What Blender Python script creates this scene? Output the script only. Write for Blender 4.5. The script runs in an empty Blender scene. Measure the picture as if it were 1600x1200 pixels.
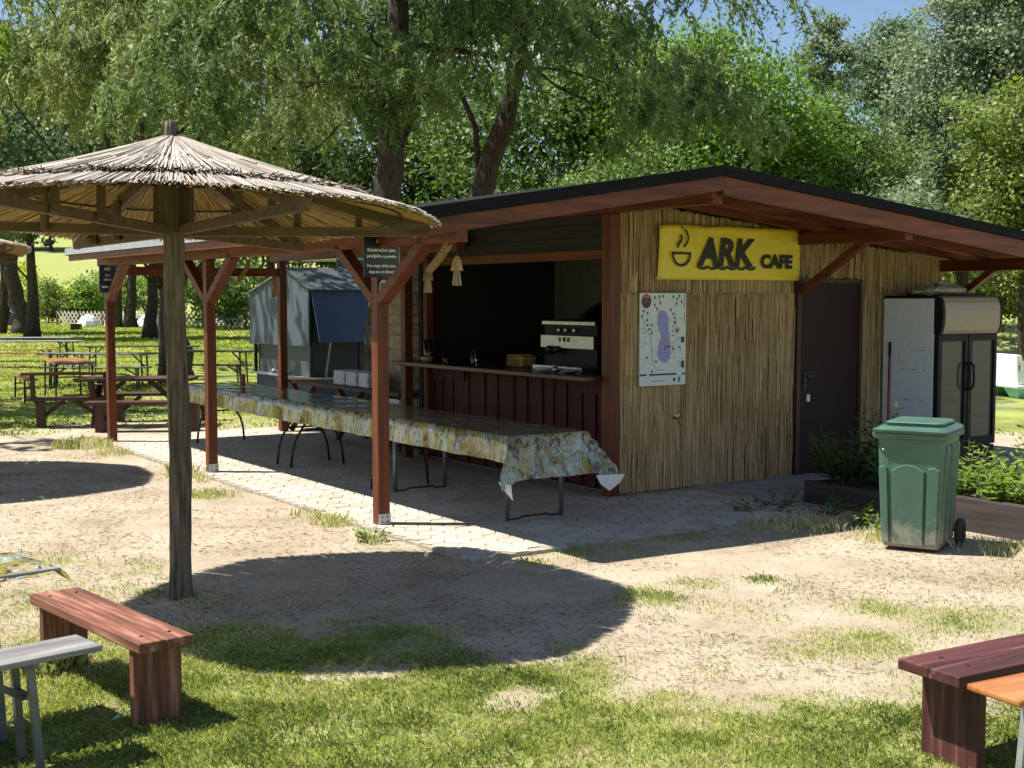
import bpy, bmesh, math, random
import numpy as np
from mathutils import Vector, Matrix
random.seed(7)
RNG = np.random.default_rng(11)
scene = bpy.context.scene
COL = scene.collection
R = math.radians

# ------------------------------------------------------------------ camera, sky, sun, exposure
cam = bpy.data.cameras.new('camera')
cam.sensor_width = 36.0
cam.lens = 45.0
cam.clip_end = 2000
cam_o = bpy.data.objects.new('camera', cam)
COL.objects.link(cam_o)
cam_o.location = (0, 0, 1.95)
cam_o.rotation_euler = (R(90 - 3.86), 0, 0)
scene.camera = cam_o

world = bpy.data.worlds.new('World')
scene.world = world
world.use_nodes = True
wn = world.node_tree.nodes
wl = world.node_tree.links
bg = wn['Background']
sky = wn.new('ShaderNodeTexSky')
sky.sky_type = 'NISHITA'
sky.sun_disc = False
sky.sun_elevation = R(62)
sky.sun_rotation = R(272)
sky.altitude = 150
sky.air_density = 1.0
sky.dust_density = 0.25
sky.ozone_density = 3.0
# scattered fair-weather clouds, spread evenly over the whole dome
tc = wn.new('ShaderNodeTexCoord')
mp = wn.new('ShaderNodeMapping')
mp.inputs['Scale'].default_value = (1, 1, 2.2)
cn = wn.new('ShaderNodeTexNoise')
cn.inputs['Scale'].default_value = 3.2
cn.inputs['Detail'].default_value = 7
cn.inputs['Roughness'].default_value = 0.58
cr = wn.new('ShaderNodeValToRGB')
cr.color_ramp.elements[0].position = 0.54
cr.color_ramp.elements[1].position = 0.70
cm = wn.new('ShaderNodeMixRGB')
cm.inputs['Color2'].default_value = (9, 9.3, 9.8, 1)
wl.new(tc.outputs['Generated'], mp.inputs['Vector'])
wl.new(mp.outputs['Vector'], cn.inputs['Vector'])
wl.new(cn.outputs['Fac'], cr.inputs['Fac'])
wl.new(cr.outputs['Color'], cm.inputs['Fac'])
wl.new(sky.outputs['Color'], cm.inputs['Color1'])
wl.new(cm.outputs['Color'], bg.inputs['Color'])
bg.inputs['Strength'].default_value = 0.068

sun = bpy.data.lights.new('sun', 'SUN')
sun.energy = 5.0
sun.angle = R(0.53)
sun.color = (1.0, 0.965, 0.90)
sun_o = bpy.data.objects.new('sun', sun)
COL.objects.link(sun_o)
sun_o.location = (-20, 5, 40)
SUN_DIR = Vector((math.cos(R(62)) * 0.999, -math.cos(R(62)) * 0.04, -math.sin(R(62))))   # direction the light travels
sun_o.rotation_euler = SUN_DIR.to_track_quat('-Z', 'Y').to_euler()

scene.view_settings.view_transform = 'Standard'
scene.view_settings.look = 'None'
scene.view_settings.gamma = 1.0
scene.view_settings.exposure = 1.05
scene.view_settings.use_curve_mapping = False
scene.cycles.use_denoising = True
scene.cycles.max_bounces = 6
scene.cycles.transparent_max_bounces = 8
scene.cycles.sample_clamp_indirect = 6

# ------------------------------------------------------------------ the cafe's own frame: x = across the veranda, y = along it
P1 = Vector((-1.115, 10.83, 0))
YAW = R(34.07)
CB, SB = math.cos(YAW), math.sin(YAW)
def L(b, a, z=0.0):
    return Vector((P1.x + b * CB - a * SB, P1.y + b * SB + a * CB, z))
def to_local(x, y):
    dx, dy = x - P1.x, y - P1.y
    return dx * CB + dy * SB, -dx * SB + dy * CB

# ------------------------------------------------------------------ noise
def _hash(ix, iy, s):
    h = (ix.astype(np.int64) * 374761393 + iy.astype(np.int64) * 668265263 + s * 144665) & 0x7fffffff
    h = ((h ^ (h >> 13)) * 1274126177) & 0x7fffffff
    return ((h ^ (h >> 16)) & 0xffff) / 65535.0
def vnoise(x, y, s=0):
    x = np.asarray(x, float); y = np.asarray(y, float)
    ix, iy = np.floor(x), np.floor(y)
    fx, fy = x - ix, y - iy
    fx = fx * fx * (3 - 2 * fx); fy = fy * fy * (3 - 2 * fy)
    a = _hash(ix, iy, s); b = _hash(ix + 1, iy, s); c = _hash(ix, iy + 1, s); d = _hash(ix + 1, iy + 1, s)
    return (a * (1 - fx) + b * fx) * (1 - fy) + (c * (1 - fx) + d * fx) * fy
def fbm(x, y, s=0, o=4):
    t = 0; w = 0.5; k = 1.0
    for i in range(o):
        t = t + w * vnoise(x * k, y * k, s + i * 17); k *= 2.03; w *= 0.5
    return t / (1 - 0.5 ** o)
def sstep(a, b, x):
    t = np.clip((x - a) / (b - a), 0, 1)
    return t * t * (3 - 2 * t)

# ------------------------------------------------------------------ materials
def new_mat(name):
    m = bpy.data.materials.new(name)
    m.use_nodes = True
    nt = m.node_tree
    return m, nt, nt.nodes['Principled BSDF']
def N(nt, t, **kw):
    n = nt.nodes.new(t)
    for k, v in kw.items():
        if k in n.inputs: n.inputs[k].default_value = v
        else: setattr(n, k, v)
    return n
def ramp(nt, stops):
    n = nt.nodes.new('ShaderNodeValToRGB')
    e = n.color_ramp.elements
    while len(e) < len(stops): e.new(0.5)
    for i, (p, c) in enumerate(stops):
        e[i].position = p; e[i].color = (*c, 1)
    return n
def bump(nt, src, bsdf, strength=0.3, dist=0.01):
    b = N(nt, 'ShaderNodeBump', Strength=strength, Distance=dist)
    nt.links.new(src, b.inputs['Height'])
    nt.links.new(b.outputs['Normal'], bsdf.inputs['Normal'])
def mat_noise(name, c1, c2, scale=8, rough=0.6, detail=6, stretch=(1, 1, 1), bmp=0.2, bdist=0.005, metal=0.0, spec=0.4, lo=0.35, hi=0.65, c3=None):
    m, nt, b = new_mat(name)
    t = nt.nodes.new('ShaderNodeTexCoord')
    mp = N(nt, 'ShaderNodeMapping'); mp.inputs['Scale'].default_value = stretch
    n = N(nt, 'ShaderNodeTexNoise', Scale=scale, Detail=detail, Roughness=0.6)
    nt.links.new(t.outputs['Object'], mp.inputs['Vector'])
    nt.links.new(mp.outputs['Vector'], n.inputs['Vector'])
    st = [(lo, c1), (hi, c2)]
    if c3: st.append((min(hi + 0.12, 0.98), c3))
    r = ramp(nt, st)
    nt.links.new(n.outputs['Fac'], r.inputs['Fac'])
    # each piece a slightly different tone
    oi = nt.nodes.new('ShaderNodeObjectInfo')
    mr = N(nt, 'ShaderNodeMapRange'); mr.inputs['To Min'].default_value = 0.86; mr.inputs['To Max'].default_value = 1.12
    nt.links.new(oi.outputs['Random'], mr.inputs['Value'])
    hs = N(nt, 'ShaderNodeHueSaturation')
    nt.links.new(mr.outputs['Result'], hs.inputs['Value'])
    nt.links.new(r.outputs['Color'], hs.inputs['Color'])
    nt.links.new(hs.outputs['Color'], b.inputs['Base Color'])
    b.inputs['Roughness'].default_value = rough
    b.inputs['Metallic'].default_value = metal
    b.inputs['Specular IOR Level'].default_value = spec
    if bmp: bump(nt, n.outputs['Fac'], b, bmp, bdist)
    return m
def wood(name, c1, c2, axis, rough=0.55, c3=None, bmp=0.35, scale=9, spec=0.35, lo=0.33, hi=0.66):
    s = {'x': (0.07, 1, 1), 'y': (1, 0.07, 1), 'z': (1, 1, 0.07)}[axis]
    return mat_noise(name, c1, c2, scale * 2.2, rough, 7, s, bmp, 0.004, spec=spec, c3=c3, lo=lo, hi=hi)
def mat_attr(name, stops, rough=0.8, trans=0.0, spec=0.2, attr='tone', tcol=None, bumpy=False, rnd=False):
    """colour by a per-piece tone attribute; optional light through the leaf"""
    m, nt, b = new_mat(name)
    a = N(nt, 'ShaderNodeAttribute'); a.attribute_name = attr
    r = ramp(nt, stops)
    nt.links.new(a.outputs['Fac'], r.inputs['Fac'])
    b.inputs['Roughness'].default_value = rough
    b.inputs['Specular IOR Level'].default_value = spec
    nt.links.new(r.outputs['Color'], b.inputs['Base Color'])
    if trans:
        tr = nt.nodes.new('ShaderNodeBsdfTranslucent')
        hs = N(nt, 'ShaderNodeHueSaturation', Hue=0.485, Saturation=1.15, Value=1.35)
        nt.links.new(r.outputs['Color'], hs.inputs['Color'])
        nt.links.new(hs.outputs['Color'], tr.inputs['Color'])
        mx = N(nt, 'ShaderNodeMixShader', Fac=trans)
        nt.links.new(b.outputs[0], mx.inputs[1]); nt.links.new(tr.outputs[0], mx.inputs[2])
        nt.links.new(mx.outputs[0], nt.nodes['Material Output'].inputs['Surface'])
    return m
def plain(name, c, rough=0.5, metal=0.0, spec=0.5, vary=0.12, scale=14):
    d = tuple(max(0, v * (1 - vary)) for v in c); e = tuple(min(1, v * (1 + vary)) for v in c)
    return mat_noise(name, d, e, scale, rough, 4, bmp=0.05, metal=metal, spec=spec)

RED1, RED2, RED3 = (0.060, 0.015, 0.005), (0.175, 0.040, 0.008), (0.24, 0.066, 0.017)
M = {}
for ax in 'xyz':
    M['red_' + ax] = wood('red_stain_' + ax, RED1, RED2, ax, 0.5, RED3)
    M['dark_' + ax] = wood('dark_brown_wood_' + ax, (0.035, 0.014, 0.010), (0.085, 0.034, 0.022), ax, 0.55)
    M['brown_' + ax] = wood('weathered_brown_wood_' + ax, (0.07, 0.045, 0.025), (0.15, 0.10, 0.06), ax, 0.75)
    M['grey_' + ax] = wood('grey_weathered_wood_' + ax, (0.11, 0.105, 0.10), (0.27, 0.26, 0.25), ax, 0.85, bmp=0.6)
    M['pine_' + ax] = wood('orange_varnished_pine_' + ax, (0.24, 0.075, 0.02), (0.42, 0.18, 0.055), ax, 0.35, spec=0.5)
    M['wornred_' + ax] = wood('worn_red_paint_' + ax, (0.060, 0.023, 0.014), (0.185, 0.066, 0.040), ax, 0.65, (0.31, 0.16, 0.11), bmp=0.9, lo=0.34, hi=0.53)
    M['maroon_' + ax] = wood('worn_maroon_paint_' + ax, (0.036, 0.011, 0.010), (0.088, 0.027, 0.024), ax, 0.6, (0.19, 0.09, 0.075), bmp=0.9, lo=0.32, hi=0.57)
    M['raw_' + ax] = wood('raw_roof_board_' + ax, (0.15, 0.085, 0.04), (0.27, 0.16, 0.075), ax, 0.7)
M['counter_z'] = wood('burgundy_counter_boards', (0.028, 0.005, 0.004), (0.080, 0.016, 0.009), 'z', 0.6, spec=.2)
M['roofing'] = plain('dark_roofing_felt', (0.012, 0.013, 0.013), 0.9, spec=.1)
M['galv'] = plain('galvanised_sheet', (0.42, 0.42, 0.44), 0.45, 0.6)
M['steel'] = plain('brushed_steel', (0.36, 0.37, 0.38), 0.32, 0.9)
M['legmetal'] = plain('grey_metal_leg', (0.14, 0.145, 0.15), 0.45, 0.5)
M['blackmetal'] = plain('black_metal', (0.018, 0.018, 0.018), 0.4, 0.3)
M['black'] = plain('black_plastic', (0.010, 0.010, 0.011), 0.6, spec=.25)
M['white'] = plain('white_enamel', (0.62, 0.64, 0.66), 0.35)
M['door'] = plain('dark_brown_door_paint', (0.030, 0.016, 0.013), 0.65, spec=.25)
M['interior'] = plain('shade_black_interior', (0.018, 0.016, 0.014), 0.9)  # near-black puts the deep shade inside the bar into the colour
M['hood'] = plain('sooty_grey_plaster', (0.09, 0.09, 0.085), 0.9)
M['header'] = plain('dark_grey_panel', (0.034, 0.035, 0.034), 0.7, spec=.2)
M['concrete'] = mat_noise('concrete_slab', (0.22, 0.21, 0.20), (0.36, 0.34, 0.31), 5, 0.9, 8, bmp=0.3)
M['rope'] = mat_noise('jute_rope', (0.22, 0.13, 0.05), (0.42, 0.28, 0.12), 60, 0.9, 4, bmp=0.5)
M['bark'] = mat_noise('rough_bark', (0.022, 0.017, 0.012), (0.085, 0.066, 0.048), 7, 0.95, 8, (3, 3, 0.5), 1.0, 0.05)
M['log'] = mat_noise('weathered_log', (0.042, 0.030, 0.021), (0.19, 0.145, 0.105), 9, 0.9, 8, (3, 3, 0.3), 0.6, 0.01)

# ------------------------------------------------------------------ mesh helpers
class MB:
    def __init__(s): s.v = []; s.f = []
    def add(s, vs, fs):
        o = len(s.v); s.v += [tuple(v) for v in vs]; s.f += [tuple(i + o for i in f) for f in fs]; return s
    def box(s, x0, x1, y0, y1, z0, z1):
        return s.add([(x0, y0, z0), (x1, y0, z0), (x1, y1, z0), (x0, y1, z0), (x0, y0, z1), (x1, y0, z1), (x1, y1, z1), (x0, y1, z1)],
                     [(0, 3, 2, 1), (4, 5, 6, 7), (0, 1, 5, 4), (1, 2, 6, 5), (2, 3, 7, 6), (3, 0, 4, 7)])
    def bar(s, p, q, w, h, up=(0, 0, 1)):
        p = Vector(p); q = Vector(q); d = (q - p).normalized()
        u = Vector(up)
        if abs(d.dot(u)) > 0.98: u = Vector((0, 1, 0))
        sx = d.cross(u).normalized() * (w / 2); sz = sx.cross(d).normalized() * (h / 2)
        vs = [p - sx - sz, p + sx - sz, p + sx + sz, p - sx + sz, q - sx - sz, q + sx - sz, q + sx + sz, q - sx + sz]
        return s.add(vs, [(0, 1, 2, 3), (7, 6, 5, 4), (0, 4, 5, 1), (1, 5, 6, 2), (2, 6, 7, 3), (3, 7, 4, 0)])
    def tube(s, pts, rad, n=8, cap=True):
        pts = [Vector(p) for p in pts]
        if not hasattr(rad, '__len__'): rad = [rad] * len(pts)
        o = len(s.v); ref = Vector((0.3, 0.9, 0.2)).normalized()
        for i, p in enumerate(pts):
            d = (pts[min(i + 1, len(pts) - 1)] - pts[max(i - 1, 0)]).normalized()
            a = d.cross(ref)
            if a.length < 0.1: a = d.cross(Vector((1, 0, 0)))
            a.normalize(); b = d.cross(a)
            for k in range(n):
                t = 2 * math.pi * k / n
                s.v.append(tuple(p + (a * math.cos(t) + b * math.sin(t)) * rad[i]))
        for i in range(len(pts) - 1):
            for k in range(n):
                k2 = (k + 1) % n
                s.f.append((o + i * n + k, o + i * n + k2, o + (i + 1) * n + k2, o + (i + 1) * n + k))
        if cap:
            s.f.append(tuple(o + k for k in range(n))[::-1]); s.f.append(tuple(o + (len(pts) - 1) * n + k for k in range(n)))
        return s
    def lathe(s, prof, n=16, c=(0, 0, 0)):
        o = len(s.v)
        for r, z in prof:
            for k in range(n):
                t = 2 * math.pi * k / n
                s.v.append((c[0] + r * math.cos(t), c[1] + r * math.sin(t), c[2] + z))
        for i in range(len(prof) - 1):
            for k in range(n):
                k2 = (k + 1) % n
                s.f.append((o + i * n + k, o + i * n + k2, o + (i + 1) * n + k2, o + (i + 1) * n + k))
        s.f.append(tuple(o + k for k in range(n))[::-1]); s.f.append(tuple(o + (len(prof) - 1) * n + k for k in range(n)))
        return s
    def prism(s, poly, plane, t0, t1):
        """polygon in plane 'xz','yz','xy' pushed from t0 to t1 along the missing axis"""
        def P(u, w, t):
            return {'xz': (u, t, w), 'yz': (t, u, w), 'xy': (u, w, t)}[plane]
        n = len(poly)
        return s.add([P(u, w, t0) for u, w in poly] + [P(u, w, t1) for u, w in poly],
                     [tuple(range(n))[::-1], tuple(range(n, 2 * n))] + [(i, (i + 1) % n, n + (i + 1) % n, n + i) for i in range(n)])
    def build(s, name, mat, parent=None, smooth=False, bevel=0.0, loc=None, rz=0.0):
        me = bpy.data.meshes.new(name)
        me.from_pydata(s.v, [], s.f)
        bm = bmesh.new(); bm.from_mesh(me); bmesh.ops.recalc_face_normals(bm, faces=bm.faces); bm.to_mesh(me); bm.free()
        me.materials.append(mat)
        if smooth: me.polygons.foreach_set('use_smooth', [True] * len(me.polygons))
        o = bpy.data.objects.new(name, me); COL.objects.link(o)
        if parent: o.parent = parent
        if loc is not None: o.location = loc
        if rz: o.rotation_euler = (0, 0, rz)
        if bevel:
            b = o.modifiers.new('bevel', 'BEVEL'); b.width = bevel; b.segments = 2; b.limit_method = 'ANGLE'; b.angle_limit = R(40)
        return o
def np_mesh(name, verts, faces, mat, parent=None, tone=None, k=4, smooth=False):
    """verts (n,3), faces (m,k) -> object, tone: per-vertex float"""
    me = bpy.data.meshes.new(name)
    n, m = len(verts), len(faces)
    me.vertices.add(n); me.vertices.foreach_set('co', np.asarray(verts, np.float32).ravel())
    me.loops.add(m * k); me.loops.foreach_set('vertex_index', np.asarray(faces, np.int32).ravel())
    me.polygons.add(m); me.polygons.foreach_set('loop_start', np.arange(0, m * k, k, dtype=np.int32))
    if smooth: me.polygons.foreach_set('use_smooth', np.ones(m, bool))
    if tone is not None:
        at = me.attributes.new('tone', 'FLOAT', 'POINT'); at.data.foreach_set('value', np.asarray(tone, np.float32).ravel())
    me.update(calc_edges=True)
    me.materials.append(mat)
    o = bpy.data.objects.new(name, me); COL.objects.link(o)
    if parent: o.parent = parent
    return o
def tag(o, label, cat, group=None, kind=None):
    if label: o['label'] = label
    if cat: o['category'] = cat
    if group: o['group'] = group
    if kind: o['kind'] = kind
    return o
def thing(name, label, cat, loc=(0, 0, 0), rz=0.0, group=None):
    o = bpy.data.objects.new(name, None); COL.objects.link(o)
    o.location = loc; o.rotation_euler = (0, 0, rz); o.empty_display_size = 0.2
    return tag(o, label, cat, group)
def copy_tree(o, parent=None):
    c = o.copy(); COL.objects.link(c)
    if parent: c.parent = parent
    for ch in list(o.children): copy_tree(ch, c)
    return c
def text(name, body, size, mat, parent, loc, rot=(math.pi / 2, 0, 0), offset=0.0, shear=0.0, ext=0.0008, align='CENTER', sx=1.0):
    cu = bpy.data.curves.new(name, 'FONT'); cu.body = body; cu.size = size; cu.offset = offset; cu.shear = shear
    cu.extrude = ext; cu.align_x = align; cu.resolution_u = 3
    cu.materials.append(mat)
    o = bpy.data.objects.new(name, cu); COL.objects.link(o); o.parent = parent; o.location = loc; o.rotation_euler = rot; o.scale = (sx, 1, 1)
    return o
def prisms(P, Q, rad, rad2=None, rng=RNG):
    """three-sided rods from P to Q (n,3); returns verts, quad faces"""
    n = len(P); d = Q - P; d /= np.linalg.norm(d, axis=1, keepdims=True) + 1e-9
    ref = np.where(np.abs(d[:, 2:3]) > 0.9, np.array([[1.0, 0, 0]]), np.array([[0, 0, 1.0]]))
    a = np.cross(d, ref); a /= np.linalg.norm(a, axis=1, keepdims=True); b = np.cross(d, a)
    ph = rng.random(n) * 6.283
    V = np.zeros((n, 6, 3)); r2 = rad if rad2 is None else rad2
    for k in range(3):
        t = ph + k * 2.0944
        o = a * np.cos(t)[:, None] + b * np.sin(t)[:, None]
        V[:, k] = P + o * np.reshape(rad, (-1, 1)); V[:, 3 + k] = Q + o * np.reshape(r2, (-1, 1))
    base = np.arange(n)[:, None] * 6
    F = np.stack([base + np.array([[k, (k + 1) % 3, 3 + (k + 1) % 3, 3 + k]]) for k in range(3)], 1).reshape(-1, 4)
    return V.reshape(-1, 3), F

# ------------------------------------------------------------------ ground
def pond_near(x): return 30.0 - 11.5 * sstep(1.0, 8.5, x) + 0.6 * (vnoise(x * 0.4, 3.1, 5) - 0.5)
def pond_far(x): return 36.5 + 14.0 * sstep(-3.0, 8.0, x) + 1.2 * (vnoise(x * 0.3, 9.1, 6) - 0.5)
def pond_in(x, y):
    """>0 inside the pond, in metres from the shore"""
    d = np.minimum(y - pond_near(x), pond_far(x) - y)
    return np.minimum(d, (x + 9.5) * 0.8)
def H(x, y):
    x = np.asarray(x, float); y = np.asarray(y, float)
    z = -0.012 + 0.016 * (fbm(x * 0.9, y * 0.9, 3) - 0.5)
    z = z - 0.02 * sstep(18, 22, y)
    z = z - 0.7 * sstep(-0.5, 0.9, pond_in(x, y))
    z = z + 0.25 * sstep(-3.2, -0.8, pond_in(x, y)) * (1 - sstep(-0.8, 0.3, pond_in(x, y))) * sstep(36, 40, y)
    hill = np.clip(y - 100, 0, 120) * 0.105 + np.clip(y - 220, 0, 500) * 0.02
    z = z + hill * (1 - 0.3 * sstep(-10, 40, x))
    z = z + 0.10 * np.clip(y - 62, 0, 70) * sstep(4, 14, x)
    return z
# tufts and small grass patches: x, y, radius, strength, blade length
TUFTS = [(-1.55, 11.02, .22, 1.0, .10), (-2.95, 12.6, .28, .9, .07), (-1.12, 10.15, .14, .9, .08), (-3.55, 14.0, .24, 1.1, .13),
         (-3.32, 13.6, .14, 1.0, .12), (-5.55, 16.9, .5, 1.2, .12), (-5.0, 16.0, .35, 1.0, .08), (-1.75, 11.6, .25, .7, .07),
         (.45, 9.75, .30, .8, .05), (.9, 9.95, .22, .6, .05), (.15, 9.45, .16, .9, .05), (1.35, 10.35, .3, .6, .05),
         (1.25, 8.65, .22, .8, .05), (.95, 8.35, .28, .7, .05), (1.75, 8.8, .16, .8, .05), (2.4, 7.95, .35, .7, .05), (2.75, 7.75, .5, .8, .05),
         (2.0, 7.15, .4, .8, .05), (1.6, 6.95, .25, .7, .05), (3.6, 8.6, .5, .5, .05), (3.95, 9.2, .35, .7, .06), (2.45, 10.95, .42, .9, .09),
         (2.2, 11.3, .3, .8, .09), (3.05, 10.3, .3, .8, .08), (3.75, 9.85, .3, .6, .09), (-3.0, 8.6, .3, .5, .04), (-3.4, 9.4, .35, .6, .05),
         (-2.05, 8.2, .22, .9, .06), (-2.4, 8.35, .18, .8, .05), (-2.5, 6.7, .2, 1.2, .10), (-1.3, 10.9, .12, 1.0, .08)]
def G(x, y):
    """how much of the ground is grass, 0..1"""
    x = np.asarray(x, float); y = np.asarray(y, float)
    n1 = fbm(x * 0.8 + 3, y * 0.8, 21); n2 = fbm(x * 2.6, y * 2.6 + 7, 22); n3 = fbm(x * 0.35, y * 0.35, 23)
    edge = 6.55 + 1.15 * sstep(0.4, -1.6, x) - 0.25 * sstep(1.2, 3.5, x)
    g = 1 - sstep(-0.75, 0.75, (y - edge) + 2.6 * (n1 - 0.5) + 1.5 * (n2 - 0.5))
    g = g * (1 - 0.55 * sstep(0.60, 0.72, n2) * sstep(5.6, 6.2, y))
    dry = 0.42 * sstep(-1.9, -2.8, x) * (1 - sstep(9.3, 10.4, y)) * sstep(0.40, 0.56, n2 * 0.6 + n1 * 0.4)
    g = np.maximum(g, dry)
    sparse = 0.30 * sstep(0.54, 0.70, n2 * 0.55 + n1 * 0.45) * (1 - 0.6 * sstep(9.5, 11, y))
    g = np.maximum(g, sparse)
    lawn = sstep(17.6, 19.0, y + 2.5 * (n1 - 0.5) + 0.9 * sstep(-5.5, -8.5, x)) * (0.72 + 0.28 * sstep(0.35, 0.55, n3))
    lawn = lawn * (1 - 0.9 * np.exp(-(((x + 5.6) / 1.9) ** 2 + ((y - 18.6) / 1.3) ** 2)))
    g = np.maximum(g, lawn)
    for tx, ty, r, s, _ in TUFTS:
        g = np.maximum(g, np.clip(s * np.exp(-(((x - tx) ** 2 + (y - ty) ** 2) / (r * r))) * (0.3 + 1.4 * n2), 0, 1) * 0.9)
    b, a = to_local(x, y)
    pat = (b > -0.12) & (b < 6.6) & (a > -1.6) & (a < 8.3)
    return np.where(pat, 0.0, np.clip(g, 0, 1))
def axis(lo, hi, step, far_lo, far_hi, g=1.07):
    c = list(np.arange(lo, hi, step)); s = step; v = hi
    while v < far_hi: c.append(v); s *= g; v += s
    s = step; v = lo - step; left = []
    while v > far_lo: left.append(v); s *= g; v -= s
    return np.array(left[::-1] + c)
gx = axis(-7.0, 7.0, 0.11, -500, 500, 1.05); gy = axis(3.5, 17.0, 0.11, -60, 700, 1.04)
X, Y = np.meshgrid(gx, gy); Z = H(X, Y); nx, ny = len(gx), len(gy)
idx = np.arange(nx * ny).reshape(ny, nx)
F = np.stack([idx[:-1, :-1], idx[:-1, 1:], idx[1:, 1:], idx[1:, :-1]], -1).reshape(-1, 4)
def ground_mat():
    m, nt, b = new_mat('dirt_and_turf')
    at = N(nt, 'ShaderNodeAttribute'); at.attribute_name = 'tone'
    t = nt.nodes.new('ShaderNodeTexCoord')
    n1 = N(nt, 'ShaderNodeTexNoise', Scale=1.3, Detail=9, Roughness=0.65)
    n2 = N(nt, 'ShaderNodeTexNoise', Scale=26, Detail=6, Roughness=0.7)
    n3 = N(nt, 'ShaderNodeTexNoise', Scale=130, Detail=3, Roughness=0.7)
    for n in (n1, n2, n3): nt.links.new(t.outputs['Object'], n.inputs['Vector'])
    d1 = ramp(nt, [(0.3, (0.33, 0.258, 0.178)), (0.5, (0.455, 0.375, 0.27)), (0.7, (0.54, 0.465, 0.35))])
    nt.links.new(n1.outputs['Fac'], d1.inputs['Fac'])
    d2 = ramp(nt, [(0.34, (0.40, 0.37, 0.33)), (0.48, (1, 1, 1))])
    nt.links.new(n2.outputs['Fac'], d2.inputs['Fac'])
    d3 = ramp(nt, [(0.25, (0.62, 0.60, 0.56)), (0.42, (1, 1, 1))])
    nt.links.new(n3.outputs['Fac'], d3.inputs['Fac'])
    mu = N(nt, 'ShaderNodeMixRGB', blend_type='MULTIPLY'); mu.inputs['Fac'].default_value = 0.5
    nt.links.new(d1.outputs['Color'], mu.inputs['Color1']); nt.links.new(d2.outputs['Color'], mu.inputs['Color2'])
    mu2 = N(nt, 'ShaderNodeMixRGB', blend_type='MULTIPLY'); mu2.inputs['Fac'].default_value = 0.4
    nt.links.new(mu.outputs['Color'], mu2.inputs['Color1']); nt.links.new(d3.outputs['Color'], mu2.inputs['Color2'])
    gcol = ramp(nt, [(0.3, (0.13, 0.17, 0.04)), (0.5, (0.25, 0.28, 0.075)), (0.68, (0.40, 0.36, 0.17))])
    nt.links.new(n2.outputs['Fac'], gcol.inputs['Fac'])
    ad = N(nt, 'ShaderNodeMath', operation='ADD'); ad.use_clamp = False
    sc = N(nt, 'ShaderNodeMath', operation='MULTIPLY_ADD'); sc.inputs[1].default_value = 2.2; sc.inputs[2].default_value = -1.15
    nt.links.new(n2.outputs['Fac'], sc.inputs[0])
    nt.links.new(at.outputs['Fac'], ad.inputs[0]); nt.links.new(sc.outputs[0], ad.inputs[1])
    rr = ramp(nt, [(0.34, (0, 0, 0)), (0.72, (1, 1, 1))])
    nt.links.new(ad.outputs[0], rr.inputs['Fac'])
    mx = N(nt, 'ShaderNodeMixRGB')
    nt.links.new(rr.outputs['Color'], mx.inputs['Fac']); nt.links.new(mu2.outputs['Color'], mx.inputs['Color1']); nt.links.new(gcol.outputs['Color'], mx.inputs['Color2'])
    nt.links.new(mx.outputs['Color'], b.inputs['Base Color'])
    b.inputs['Roughness'].default_value = 0.95; b.inputs['Specular IOR Level'].default_value = 0.1
    hh = N(nt, 'ShaderNodeMath', operation='ADD'); nt.links.new(n2.outputs['Fac'], hh.inputs[0]); nt.links.new(n3.outputs['Fac'], hh.inputs[1])
    bump(nt, hh.outputs[0], b, 0.75, 0.022)
    return m
ground = np_mesh('ground', np.stack([X, Y, Z], -1).reshape(-1, 3), F, ground_mat(), tone=G(X, Y).ravel(), smooth=True)
ground['kind'] = 'structure'

# pond, its surface skinned with algae
def pond_mat():
    m, nt, b = new_mat('algae_green_pond')
    t = nt.nodes.new('ShaderNodeTexCoord')
    n = N(nt, 'ShaderNodeTexNoise', Scale=0.55, Detail=9, Roughness=0.7)
    nt.links.new(t.outputs['Object'], n.inputs['Vector'])
    r = ramp(nt, [(0.34, (0.10, 0.11, 0.025)), (0.5, (0.24, 0.27, 0.045)), (0.66, (0.34, 0.37, 0.06))])
    nt.links.new(n.outputs['Fac'], r.inputs['Fac']); nt.links.new(r.outputs['Color'], b.inputs['Base Color'])
    b.inputs['Roughness'].default_value = 0.38; b.inputs['Specular IOR Level'].default_value = 0.35
    n2 = N(nt, 'ShaderNodeTexNoise', Scale=7, Detail=4); nt.links.new(t.outputs['Object'], n2.inputs['Vector'])
    bump(nt, n2.outputs['Fac'], b, 0.25, 0.02)
    return m
pond = MB().add([(-12, 15, -.16), (60, 15, -.16), (60, 54, -.16), (-12, 54, -.16)], [(0, 1, 2, 3)]).build('pond', pond_mat())
pond['kind'] = 'structure'

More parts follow.
